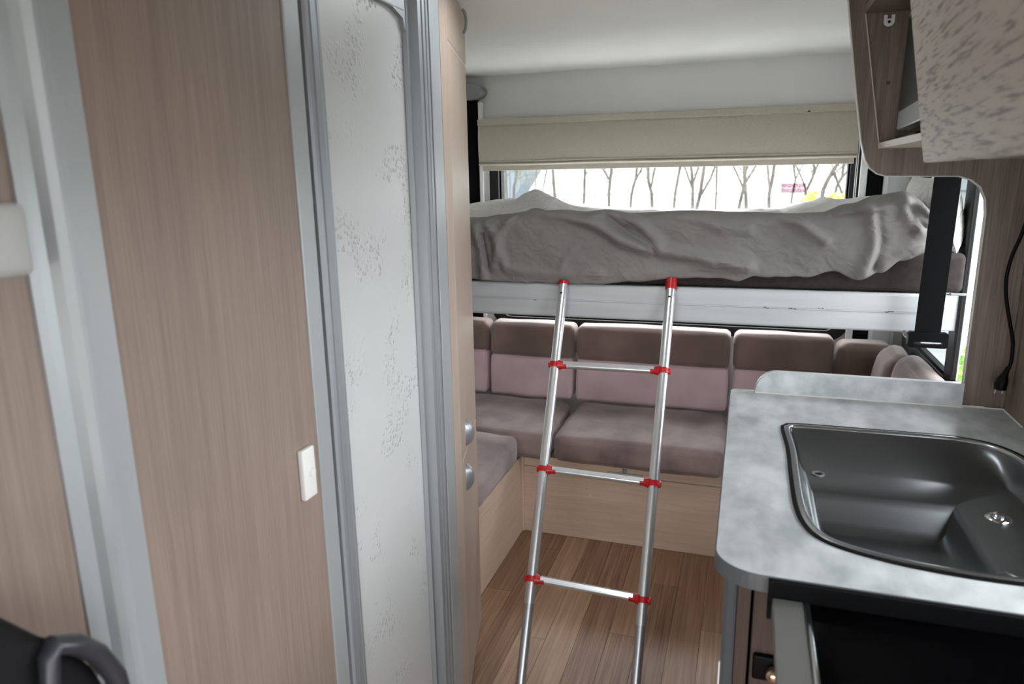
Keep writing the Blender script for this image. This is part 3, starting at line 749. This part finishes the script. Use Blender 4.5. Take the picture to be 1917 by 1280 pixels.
# metal-look edging round the exposed left and front edge
def band(path, off0, off1, z0, z1):
    bm = B(); Vs = []
    for i, p in enumerate(path):
        a, b = Vector(path[max(i - 1, 0)]), Vector(path[min(i + 1, len(path) - 1)]); tt = (b - a).normalized(); nn = Vector((tt.y, -tt.x))
        if nn.dot(ctr - Vector(p)) > 0: nn = -nn
        q0, q1 = Vector(p) + nn * off0, Vector(p) + nn * off1
        Vs.append([bm.verts.new((q0.x, q0.y, z0)), bm.verts.new((q1.x, q1.y, z0)), bm.verts.new((q1.x, q1.y, z1)), bm.verts.new((q0.x, q0.y, z1))])
    for a, b in zip(Vs, Vs[1:]):
        for j in range(4): bm.faces.new((a[j], a[(j + 1) % 4], b[(j + 1) % 4], b[j]))
    bm.faces.new(Vs[0]); bm.faces.new(Vs[-1]); return bm
obj('edge_band', band(path, .0, .0022, .8715, .8993), mat('grey_edge_band', (92, 95, 98), .4, .2), wt)
up = [(.045, .902)] + [(.045 + .055 - .055 * math.cos(math.radians(a)), .902 + .060 * math.sin(math.radians(a))) for a in range(10, 91, 10)] + [(.554, .962), (.554, .902)]
us = obj('upstand', prism(B(), up, 'Y', 2.030, 2.045), M['top'], None); tag(us, 'low grey upstand board along the far edge of the worktop', 'splashback')
lipp = [(.045 + .055 - .0575 * math.cos(math.radians(a)), .902 + .0625 * math.sin(math.radians(a))) for a in range(0, 91, 10)] + [(.554, .9645)]
bm = B(); V = [[bm.verts.new((x, y, z)) for y in (2.0285, 2.0465)] for x, z in lipp]
V2 = [[bm.verts.new((x + .0, y, z - .0022)) for y in (2.0285, 2.0465)] for x, z in lipp]
for i in range(len(V) - 1):
    bm.faces.new((V[i][0], V[i][1], V[i + 1][1], V[i + 1][0])); bm.faces.new((V2[i][0], V2[i][1], V2[i + 1][1], V2[i + 1][0]))
    bm.faces.new((V[i][0], V[i + 1][0], V2[i + 1][0], V2[i][0])); bm.faces.new((V[i][1], V[i + 1][1], V2[i + 1][1], V2[i][1]))
obj('capping', bm, mat('pale_grey_capping', (190, 194, 196), .25), us)
bm = B(); tube(bm, [(.045, 2.0285, .9015), (.556, 2.0285, .9015)], .0022, 6); tube(bm, [(.556, 2.0365, .9015), (XR - .002, 2.0365, .9015), (XR - .002, 1.899, .9015)], .0022, 6)
obj('sealant_bead', bm, mat('white_sealant', (210, 210, 205), .4), us)

# sink
t = thing('sink', 'stainless steel sink with rounded front edge and black gasket in the worktop', 'sink', (.355, 1.455, .76))
def loft(loops, close=True):
    bm = B(); R = [[bm.verts.new(p) for p in lp] for lp in loops]
    for a, b in zip(R, R[1:]):
        n = len(a)
        for i in range(n): bm.faces.new((a[i], a[(i + 1) % n], b[(i + 1) % n], b[i]))
    if close: bm.faces.new(R[-1])
    return bm
def L3(pts, z): return [(x, y, z) for x, y in pts]
def ins(d, z):
    return L3(inset(sk_o, d), z)
def clipped(d, xm, ym, it=3):
    L_ = [Vector((min(x, xm), min(y, ym))) for x, y in inset(sk_o, d)]
    for _ in range(it): L_ = [(L_[k - 1] + L_[k] * 2 + L_[(k + 1) % len(L_)]) / 4 for k in range(len(L_))]
    return [(v.x, v.y) for v in L_]
obj('rim', loft([ins(-.006, .9005), ins(-.006, .9030), ins(-.002, .9048), ins(.004, .9048), ins(.0075, .9020), ins(.009, .896)], False), mat('polished_rim', (176, 180, 182), .22, .95), t, True)
loops = [ins(.0088, .899), L3(clipped(.013, 9, 1.745, 1), .885), L3(clipped(.020, 9, 1.69, 1), .862), L3(clipped(.028, 9, 1.645, 1), .846), L3(clipped(.034, 9, 1.63, 1), .843)]
loops += [L3(clipped(.038, .435, 1.535, 5), .8425), L3(clipped(.043, .428, 1.528, 6), .838), L3(clipped(.047, .422, 1.520, 7), .825), L3(clipped(.056, .410, 1.500, 8), .790), L3(clipped(.064, .400, 1.488, 9), .779), L3(clipped(.078, .385, 1.470, 10), .775)]
bm = loft(loops); obj('bowl', bm, M['steel'], t, True)
obj('gasket', ring_prism(B(), inset(sk_o, -.014), inset(sk_o, -.005), 'Z', .9003, .9030), M['black'], t)
p = at(1870, 968, Z=.845)
bm = B(); tube(bm, [(p.x, p.y, .8430), (p.x, p.y, .8450), (p.x, p.y, .8470)], [.024, .023, .018], 28); tube(bm, [(p.x, p.y, .847), (p.x, p.y, .853), (p.x, p.y, .856)], [.012, .011, .005], 16); obj('drain_plug', bm, mat('chrome', (225, 225, 225), .12, 1.0), t, True)
for px_, py_, z_ in ((1532, 888, .8435), (1885, 873, .862)):
    p = at(px_, py_, Z=z_); x, y = p.x, p.y
    bm = B(); ring_prism(bm, [(x + .0135 * math.cos(a * PI / 10), y + .0135 * math.sin(a * PI / 10)) for a in range(20)], [(x + .009 * math.cos(a * PI / 10), y + .009 * math.sin(a * PI / 10)) for a in range(20)], 'Z', z_, z_ + .003)
    rgo = obj('overflow_ring', bm, M['wplastic'], t, True)
    bm = B(); tube(bm, [(x, y, z_), (x, y, z_ + .001)], .009, 16); obj('overflow_hole', bm, M['black'], rgo)
tp = B(); tube(tp, [(.50, 1.175, .846), (.455, 1.20, .862), (.430, 1.225, .862), (.425, 1.235, .850)], .009, 14); obj('folding_tap', tp, M['steel'], t, True)

# cabinet under the worktop
t = thing('kitchen_cabinet', 'dark wooden kitchen base cabinet under the worktop corner', 'cabinet', (.3, 1.5, 0))
bm = B(); th = .016
bx(bm, .018, .034, 1.10, 2.03, .001, .871); bx(bm, XR - .02, XR - .004, 1.10, 2.03, .001, .871); bx(bm, .034, XR - .02, 2.014, 2.03, .001, .871); bx(bm, .034, XR - .02, 1.10, 2.014, .05, .066)
obj('carcass', bm, M['woodk'], t)
pst = []
obj('corner_post', prism(B(), [(-.004, 1.115), (-.004, 1.096), (.002, 1.088), (.012, 1.084), (.016, 1.086), (.018, 1.115)], 'Z', .001, .871), mat('dark_grey_profile', (96, 100, 103), .4, .4), t)
obj('post_strip', bx(B(), -.0065, -.004, 1.096, 1.10, .001, .70), M['plastic'], t)
obj('stile', bx(B(), .017, .038, 1.088, 1.10, .60, .871, .001), M['woodk'], t)
obj('stile', bx(B(), .017, .038, 1.088, 1.10, .001, .597, .001), M['woodk'], t)
dr = obj('door', bx(B(), .042, .64, 1.078, 1.098, .02, .868, .002), M['woodk'], t)
kb = obj('latch_plate', soft_box(.046, .090, 1.068, 1.078, .700, .745, .004, n=3), M['black'], dr, True)
bm = B(); tube(bm, [(.079, 1.068, .722), (.079, 1.060, .722), (.079, 1.050, .722), (.079, 1.045, .722)], [.010, .0125, .0125, .008], 20); obj('knob', bm, mat('satin_brass', (190, 165, 140), .25, .9), kb, True)
# fold-out appliance panel
t = thing('hinged_glass_panel', 'black glass panel with steel side strip folded out level with the worktop front', 'cooker', (.35, .85, .85))
obj('steel_strip', bx(B(), .066, .111, .55, 1.038, .857, .871, .002), mat('satin_steel', (104, 104, 102), .45, .3), t)
obj('chrome_trim', bx(B(), .111, .120, .55, 1.036, .857, .8735, .003, 3), mat('chrome_trim', (200, 203, 206), .12, 1.0), t, True)
obj('glass', bx(B(), .120, .68, .55, 1.036, .857, .870, .001), mat('black_glass', (3, 3, 4), .10, Specular_IOR_Level=.07), t)
bm = B(); bx(bm, .062, .69, 1.0375, 1.0455, .855, .8985, .001); bx(bm, .060, .066, 1.030, 1.046, .838, .8985, .001); obj('seal', bm, M['black'], t)

# ================================================================ PARTITION, LOCKERS, TV
Yp = 2.045
pts = [(.195, CZ - .001), (.205, 1.909), (.242, 1.685), (.262, 1.575), (.275, 1.530), (.287, 1.510), (.305, 1.496), (.325, 1.490), (.488, 1.487), (.515, 1.478), (.537, 1.460), (.551, 1.430), (.556, 1.395), (.556, .9025), (XR - .001, .9025), (XR - .001, CZ - .001)]
pt = obj('partition_panel', prism(B(), pts, 'Y', Yp, Yp + .015), M['woodp'], None)
tag(pt, 'brown wooden partition with rounded cut-out standing at the far end of the worktop', 'partition')
bm = B(); V = []
path = pts[:14]
for i, (x, z) in enumerate(path):
    a, b = Vector(path[max(i - 1, 0)]), Vector(path[min(i + 1, len(path) - 1)]); tt = (b - a).normalized(); nn = Vector((tt.y, -tt.x))
    if nn.dot(Vector((.6, 1.8)) - Vector((x, z))) > 0: nn = -nn
    q0, q1 = Vector((x, z)), Vector((x, z)) + nn * .0025
    V.append([bm.verts.new((q0.x, Yp - .0005, q0.y)), bm.verts.new((q1.x, Yp - .0005, q1.y)), bm.verts.new((q1.x, Yp + .0155, q1.y)), bm.verts.new((q0.x, Yp + .0155, q0.y))])
for a, b in zip(V, V[1:]):
    for j in range(4): bm.faces.new((a[j], a[(j + 1) % 4], b[(j + 1) % 4], b[j]))
obj('edge_band', bm, mat('light_edge_strip', (205, 200, 192), .35), pt)
bm = B(); p = at(1663, 155, Y=Yp); bx(bm, p.x - .004, p.x + .004, Yp - .001, Yp, p.z - .004, p.z + .004); obj('screw_cap', bm, mat('brown_cap', (78, 52, 42), .5), pt)

def lx(z): return .301 - (z - 1.568) * .185      # sloping locker front
t = thing('overhead_locker', 'pale oak overhead locker with open niche above the worktop', 'cabinet', (.5, 1.3, 1.5))
def slanted(y0, y1, z0, z1, off0, off1, bev=0):
    bm = B(); prism(bm, [(lx(z0) + off0, z0), (lx(z1) + off0, z1), (lx(z1) + off1, z1), (lx(z0) + off1, z0)], 'Y', y0, y1, bev); return bm
bm = B(); prism(bm, [(.301, 1.556), (.299, 1.570), (XR + .048, 1.570), (XR + .048, 1.556)], 'Y', 1.30, 1.899)
obj('niche_shelf', bm, M['edge'], t)
bm = B(); prism(bm, [(lx(1.876), 1.876), (lx(1.892), 1.892), (XR - .002, 1.892), (XR - .002, 1.876)], 'Y', 1.455, Yp - .001); obj('niche_top', bm, M['woodp'], t)
bm = B(); prism(bm, [(.301, 1.556), (.299, 1.570), (XR - .002, 1.570), (XR - .002, 1.556)], 'Y', 1.899, Yp - .001); obj('niche_shelf', bm, M['edge'], t)
obj('niche_edge', slanted(Yp - .004, Yp - .0005, 1.57, 1.876, -.001, .0015), M['edge'], t)
obj('divider', slanted(1.44, 1.455, 1.53, CZ - .002, .022, .35), M['woodp'], t)
obj('bottom_board', bx(B(), .335, .698, .2, 1.44, 1.518, 1.53), M['woodp'], t)
dm = B()
# door front: slightly splayed, thick slab
zb, zt = 1.514, CZ - .002
c = [(.288, 1.452), (.222, .55)]
def dp(k, z, o): 
    x = c[0][0] + (c[1][0] - c[0][0]) * k; y = c[0][1] + (c[1][1] - c[0][1]) * k
    return (x - (z - zb) * .175 + o, y, z)
vs = [dm.verts.new(dp(k, z, o)) for o in (0, .018) for k, z in ((0, zb), (0, zt), (1, zt), (1, zb))]
for q_ in ((0, 1, 2, 3), (7, 6, 5, 4), (0, 4, 5, 1), (1, 5, 6, 2), (2, 6, 7, 3), (3, 7, 4, 0)): dm.faces.new([vs[k] for k in q_])
bmesh.ops.bevel(dm, geom=dm.edges[:], offset=.0015, segments=2, affect='EDGES')
def door_mat():
    m = mat('pale_oak_door', (198, 186, 172), .5); nt = m.node_tree; N = nt.nodes; L = nt.links; b = N['Principled BSDF']
    tc = N.new('ShaderNodeTexCoord'); mp = N.new('ShaderNodeMapping'); mp.inputs['Scale'].default_value = (1, .022, 1.1); mp.inputs['Rotation'].default_value = (.02, 0, 0)
    L.new(tc.outputs['Object'], mp.inputs['Vector'])
    n = N.new('ShaderNodeTexNoise'); n.inputs['Scale'].default_value = 170; n.inputs['Detail'].default_value = 2.5; n.inputs['Distortion'].default_value = .25
    L.new(mp.outputs[0], n.inputs['Vector'])
    r = N.new('ShaderNodeValToRGB'); e = r.color_ramp.elements; e[0].position = .34; e[1].position = .50
    e[0].color = rgb(112, 100, 90); e[1].color = rgb(172, 161, 149)
    L.new(n.outputs['Fac'], r.inputs['Fac']); L.new(r.outputs[0], b.inputs['Base Color'])
    bp = N.new('ShaderNodeBump'); bp.inputs['Strength'].default_value = .4; bp.inputs['Distance'].default_value = .001
    L.new(n.outputs['Fac'], bp.inputs['Height']); L.new(bp.outputs[0], b.inputs['Normal']); return m
obj('door', dm, door_mat(), t)['label'] = 'pale oak flap door with streaky horizontal grain'
# wall bracket in the niche
bm = B(); p = at(1665, 36, Y=Yp - .004)
n_ = 20; outer = [(p.x + .012 * math.cos(PI + PI * i / n_), p.z - .004 + .012 * math.sin(PI + PI * i / n_)) for i in range(n_ + 1)] + [(p.x + .012, p.z + .010), (p.x + .0045, p.z + .010), (p.x + .0045, p.z + .001), (p.x - .0045, p.z + .001), (p.x - .0045, p.z + .010), (p.x - .012, p.z + .010)]
prism(bm, outer, 'Y', Yp - .006, Yp - .0005); o = obj('wall_bracket', bm, M['plastic']); tag(o, 'small white U-shaped bracket fixed high inside the open locker niche', 'bracket')
tube(B_ := B(), [(p.x, Yp - .007, p.z - .006), (p.x, Yp - .0058, p.z - .006)], .0035, 10); obj('screw', B_, M['black'], o)
# television in the niche
t = thing('television', 'small silver-framed flat television standing in the open locker niche', 'television', (.36, 1.8, 1.571))
P1, P2 = at(1681, 243, Y=1.97), at(1702, 40, Y=1.97)
tw = .40; th_ = .022
def tvb(u0, u1, v0, v1, o0, o1, b=.003):
    """box in the set's own frame: u along the screen towards the viewer, v up, o depth"""
    bm = B(); bx(bm, o0, o1, -u1, -u0, v0, v1, b)
    rot = Matrix.Translation((P1.x, 1.99, P1.z)) @ Matrix.Rotation(math.radians(.5), 4, 'Y') @ Matrix.Rotation(math.radians(-3), 4, 'Z')
    bmesh.ops.transform(bm, matrix=rot, verts=bm.verts); return bm
sil = mat('silver_plastic', (165, 168, 170), .35, .4)
obj('casing', tvb(0, tw, 0, .262, .0, .03), sil, t)
obj('screen', tvb(.016, tw - .016, .042, .250, -.0015, .002, .0005), mat('dark_screen', (22, 23, 25), .35, Specular_IOR_Level=.25), t)
bm = B(); bx(bm, P1.x - .02, P1.x + .14, 1.66, 1.88, 1.5705, 1.578, .003); obj('stand', bm, M['black'], t)
bm = B(); bx(bm, P1.x + .02, P1.x + .06, 1.74, 1.80, 1.578, P1.z + .02, .003); obj('neck', bm, M['black'], t)

# hanging power lead
t = thing('power_cord', 'black power cord with plug hanging down the partition beside the right wall', 'cord', (.63, 2.0, 1.0))
yk = 1.99
cp = [at(x, y, Y=yk) for x, y in ((1935, 300), (1930, 380), (1914, 435), (1895, 478), (1884, 520), (1884, 560), (1890, 600), (1896, 640), (1893, 675), (1887, 692))]
cs = []
for i in range(len(cp) - 1):
    p0, p1, p2, p3 = cp[max(i - 1, 0)], cp[i], cp[i + 1], cp[min(i + 2, len(cp) - 1)]
    for j in range(5):
        t_ = j / 5; cs.append(.5 * ((2 * p1) + (p2 - p0) * t_ + (2 * p0 - 5 * p1 + 4 * p2 - p3) * t_ ** 2 + (3 * p1 - p0 - 3 * p2 + p3) * t_ ** 3))
cs.append(cp[-1])
cs = [Vector((min(p.x, .642 if p.y > 1.9 else .69), p.y, p.z)) for p in cs]
obj('lead', tube(B(), cs, .0042, 10), M['black'], t, True)
a, b = at(1890, 688, Y=yk), at(1872, 728, Y=yk); dv = (b - a)
for v_ in (a, b): v_.x = min(v_.x, .631)
pg = obj('plug', tube(B(), [a, a + dv * .3, a + dv * .55, a + dv * .8, b], [.006, .008, .0155, .0175, .0165], 18, sy=.8), M['black'], t, True)
for s in (-1, 1):
    q0 = b + Vector((s * .008, 0, 0)); obj('pin', tube(B(), [q0, q0 + dv.normalized() * .012], .0018, 6), M['wplastic'], pg)

# ================================================================ FOREGROUND SEAT (bottom left)
t = thing('black_seat', 'dark blurred seat with a curved armrest in the bottom left corner', 'chair', (-.50, .42, 0))
bm = prism(B(), [(.0, .30), (.50, .30), (.505, .80), (.497, .90), (.478, .975), (.450, 1.035), (.420, 1.085), (.390, 1.125), (.35, 1.155), (.30, 1.17), (.05, 1.17), (.0, 1.13)], 'X', -.680, -.595, .02)
obj('backrest', bm, mat('black_seat_cloth', (20, 20, 22), .75, Specular_IOR_Level=.2), t, True)
obj('seat', soft_box(-.69, -.30, .05, .50, .30, .45, .04, .01, 0, 6, 4), bpy.data.materials['black_seat_cloth'], t, True)
obj('pedestal', bx(B(), -.6, -.4, .15, .4, .001, .30, .02), M['black'], t)
ap = [at(x, y, X=-.585) for x, y in ((96, 1330), (92, 1230), (100, 1208), (140, 1205), (180, 1222), (215, 1262), (235, 1330))]
obj('armrest', tube(B(), ap, [.007, .008, .0095, .010, .010, .0095, .009], 14, sy=1.3), mat('charcoal_plastic', (48, 48, 52), .35), t, True)

# ================================================================ OUTSIDE
GZ = -.65
tag(obj('ground', bx(B(), -60, 60, -25, 70, GZ - .1, GZ), noisy(mat('pale_gravel', (150, 148, 142), .95), (176, 175, 171), (200, 199, 195), 2)), None, None, None, 'structure')
tag(obj('added_dark_ground', bx(B(), .95, 12, -24, 3.0, GZ, GZ + .02), mat('added_ground_grey', (62, 62, 60), .95)), None, None, None, 'structure')  # unseen dark ground, added to weaken bounce light on the upper walls
# white panel fence
t = thing('fence', 'white panel fence running behind the row of trees', 'fence', (0, 22, GZ))
ft = at(1200, 361, Y=22).z
wm = mat('pale_fence_paint', (174, 177, 179), .7)
for i in range(16):
    x = -15 + i * 1.5
    obj('panel', bx(B(), x + .02, x + 1.48, 22, 22.04, GZ + .01, ft - .03), wm, t)
    obj('post', bx(B(), x - .04, x + .02, 21.98, 22.06, GZ, ft + .02), mat('fence_post_grey', (112, 116, 120), .6) if i == 0 else bpy.data.materials['fence_post_grey'], t)
obj('rail', bx(B(), -15, 9, 21.97, 22.05, ft - .05, ft, .004), bpy.data.materials['fence_post_grey'], t)
# white shed behind
t = thing('warehouse', 'long white warehouse wall far behind the fence', 'building', (-2, 30, GZ))
obj('wall', bx(B(), -26, 22, 30, 36, GZ, 6.5), wm, t)
bm = B(); prism(bm, [(29.6, 6.5), (33, 8), (36.4, 6.5)], 'X', -26.3, 22.3); obj('roof', bm, M['gplastic'], t)
# corrugated shed on the left with a sloping end
p = [at(x, y, Y=20.3) for x, y in ((850, 300), (1004, 300), (952, 385))]
bm = B(); n_ = 60; x0 = -16.0
ys = []
sh = thing('shed', 'blue-grey corrugated shed at the left edge of the rear window view', 'building', (-10, 20.9, GZ))
x1t, x1b = p[1].x, p[2].x; zt_, zb_ = p[1].z, p[2].z
k_ = (x1t - x1b) / (zt_ - zb_)
def xe(z): return x1b + (z - zb_) * k_
zmax = 4.5
prism(bm, [(x0, GZ), (xe(zb_) - .9, GZ), (xe(zb_), zb_), (xe(zmax), zmax), (x0, zmax)], 'Y', 20.3, 21.5)
obj('wall', bm, mat('blue_grey_steel_sheet', (66, 78, 90), .5), sh)
for i in range(26):
    xx = x1b - 3.2 + i * .16
    zz = zb_ + max(0, (xx - x1b)) / k_ + .05
    if zz < zmax: obj('rib', bx(B(), xx, xx + .05, 20.27, 20.3, max(zz, GZ + .02) if xx > x1b - .9 else GZ + .02, zmax - .02), bpy.data.materials['blue_grey_steel_sheet'], sh)
# trees
bark = noisy(mat('grey_bark', (118, 108, 98), .9), (36, 32, 28), (60, 54, 48), 9, mp=(1, 1, .3))
leafm = mat('olive_needles', (64, 67, 46), .8)
TS = [  # (stem points low to high), extra branches, width in px of the stem
    ([(951, 396), (948, 360), (946, 318)], [], 6), ([(960, 396), (962, 350), (969, 318)], [], 5),
    ([(1001, 396), (1002, 345), (1004, 316)], [], 2.5), ([(1014, 396), (1017, 350), (1024, 316)], [], 2.5),
    ([(1042, 396), (1038, 362), (1035, 317)], [], 6), ([(1092, 396), (1094, 360), (1095, 316)], [], 5),
    ([(1140, 396), (1140, 360), (1145, 314)], [[(1143, 340), (1128, 315)]], 6),
    ([(1180, 396), (1182, 364), (1191, 330), (1192, 313)], [[(1190, 338), (1203, 312)]], 5),
    ([(1221, 396), (1220, 362), (1214, 340), (1213, 313)], [[(1219, 350), (1226, 313)]], 6),
    ([(1261, 396), (1264, 362), (1269, 335), (1273, 312)], [], 5),
    ([(1296, 396), (1297, 352), (1294, 312)], [[(1297, 345), (1308, 312)], [(1295, 350), (1282, 312)]], 5.5),
    ([(1303, 396), (1311, 362), (1318, 312)], [[(1312, 365), (1330, 335), (1339, 311)]], 6),
    ([(1339, 396), (1341, 360), (1342, 311)], [], 3.5),
    ([(1381, 398), (1390, 360), (1395, 335), (1393, 309)], [[(1394, 345), (1408, 322), (1416, 308)]], 5.5),
    ([(1397, 398), (1396, 365), (1394, 330), (1397, 309)], [[(1394, 358), (1384, 335)]], 6),
    ([(1439, 398), (1440, 362), (1446, 335), (1450, 307)], [[(1441, 355), (1438, 325), (1437, 308)]], 6),
    ([(1479, 396), (1484, 360), (1489, 338), (1486, 308)], [[(1489, 335), (1503, 308)]], 3.5),
    ([(1506, 394), (1509, 358), (1520, 335), (1526, 318), (1522, 305)], [[(1526, 320), (1532, 306)], [(1509, 356), (1503, 338), (1497, 325)]], 5),
    ([(1536, 390), (1541, 355), (1552, 332), (1570, 303)], [[(1560, 320), (1570, 345)]], 7),
    ([(1560, 390), (1566, 350), (1577, 330), (1580, 303)], [[(1576, 334), (1592, 312)]], 5),
]
places = ['leftmost thick pale', 'second from the left pale', 'thin wiry', 'thin slanting', 'sturdy dark', 'straight upright', 'thick upright, lightly branched', 'forked, right-leaning', 'deeply forked V-shaped', 'smooth right-leaning', 'three-branched', 'long-armed leaning', 'slim straight', 'left stem of the crossing pair, forked', 'right stem of the crossing pair, dark', 'tuning-fork shaped', 'slim crooked, behind the sticker', 'crooked dark, right of the sticker', 'thick right-leaning, above the yellow bush', 'rightmost forked']
rt = random.Random(11)
for i, (st, br, wp_) in enumerate(TS):
    yy = 16.4 + (i % 3) * 1.5 + rt.uniform(-.2, .2)
    P = [at(x, y, Y=yy) for x, y in st]
    t = thing('tree', places[i] + ' tree outside the rear window', 'tree', (P[0].x, yy, GZ), 'row of thin trees outside the rear window')
    rr = wp_ * yy / FPX / 2 * .95
    top = P[-1] + (P[-1] - P[-2]).normalized() * rt.uniform(.8, 1.6)
    base_ = Vector((P[0].x + rt.uniform(-.1, .1), yy, GZ))
    obj('trunk', tube(B(), [base_, P[0]] + P[1:] + [top], [rr * 1.4, rr * 1.1] + [rr * (1 - .2 * k / len(P)) for k in range(len(P) - 1)] + [rr * .4], 8), bark, t, True)
    ends = [top]
    for bl in br:
        Q = [at(x, y, Y=yy - .05) for x, y in bl]; Q.append(Q[-1] + (Q[-1] - Q[-2]).normalized() * 1.0)
        obj('branch', tube(B(), Q, [rr * .75] + [rr * .6] * (len(Q) - 2) + [rr * .3], 7), bark, t, True); ends.append(Q[-1])
    for k in range(3):
        h = rt.uniform(.3, 1); s_ = P[1] + (P[-1] - P[1]) * h; e_ = s_ + Vector((rt.uniform(-.6, .6), rt.uniform(-.3, .3), rt.uniform(.1, .55)))
        obj('branch', tube(B(), [s_, (s_ + e_) / 2 + Vector((0, 0, .05)), e_], [rr * .3, rr * .22, rr * .12], 5), bark, t); ends.append(e_)
    fb = B()
    for e_ in ends:
        for k in range(46):
            q0 = e_ + Vector((rt.gauss(0, .32), rt.gauss(0, .2), rt.gauss(-.05, .28))); ln = rt.uniform(.12, .34)
            dx = rt.uniform(-.06, .06); wd = rt.uniform(.003, .008)
            fb.faces.new([fb.verts.new(q0), fb.verts.new(q0 + Vector((wd, 0, 0))), fb.verts.new(q0 + Vector((dx + wd, 0, -ln))), fb.verts.new(q0 + Vector((dx, 0, -ln)))])
    tag(obj('foliage', fb, leafm, t), None, None, None, 'stuff')
# bushes
def bush(label, cx, cy, rx, ry, z1, col, col2, n, seed):
    r_ = random.Random(seed); t = thing('bush', label, 'bush', (cx, cy, GZ))
    m = noisy(mat('bush_leaf', col, .6), col, col2, 5)
    fb = B(); lobes = [(cx + r_.uniform(-.8, .8) * rx, cy + r_.uniform(-.6, .6) * ry, r_.uniform(.5, 1)) for _ in range(10)]
    for k in range(n):
        lx_, ly_, h = r_.choice(lobes); a = r_.uniform(0, 2 * PI); e = math.acos(r_.uniform(-.5, 1))
        top = GZ + (z1 - GZ) * h; rz_ = (top - GZ) * .5; rr = rx * .38
        c0 = Vector((lx_ + rr * math.sin(e) * math.cos(a), ly_ + rr * math.sin(e) * math.sin(a), (top + GZ) / 2 + rz_ * math.cos(e))) + Vector([r_.gauss(0, .02)] * 3)
        u = Vector((r_.gauss(0, 1), r_.gauss(0, 1), r_.gauss(0, 1))).normalized() * .03; v = u.cross(Vector((r_.gauss(0, 1), r_.gauss(0, 1), r_.gauss(0, 1)))).normalized() * .016
        fb.faces.new([fb.verts.new(c0 - u), fb.verts.new(c0 + v), fb.verts.new(c0 + u), fb.verts.new(c0 - v)])
    tag(obj('foliage', fb, m, t), None, None, None, 'stuff')
    bm = B()
    for k in range(6):
        l = lobes[k]; tube(bm, [(cx, cy, GZ), ((cx + l[0]) / 2, (cy + l[1]) / 2, GZ + .4), (l[0], l[1], GZ + (z1 - GZ) * l[2] * .8)], [.03, .02, .008], 6)
    obj('stems', bm, bark, t)
pb = at(1600, 348, Y=7)
bush('bright yellow-green bush seen through the lower right of the rear window', pb.x, 7, .62, .5, pb.z + .06, (160, 165, 30), (205, 200, 60), 16000, 3)
bush('bright green shrub seen past the side window bar, beside the partition', 2.28, 6.0, .62, .5, .42, (80, 130, 35), (115, 165, 50), 14000, 5)
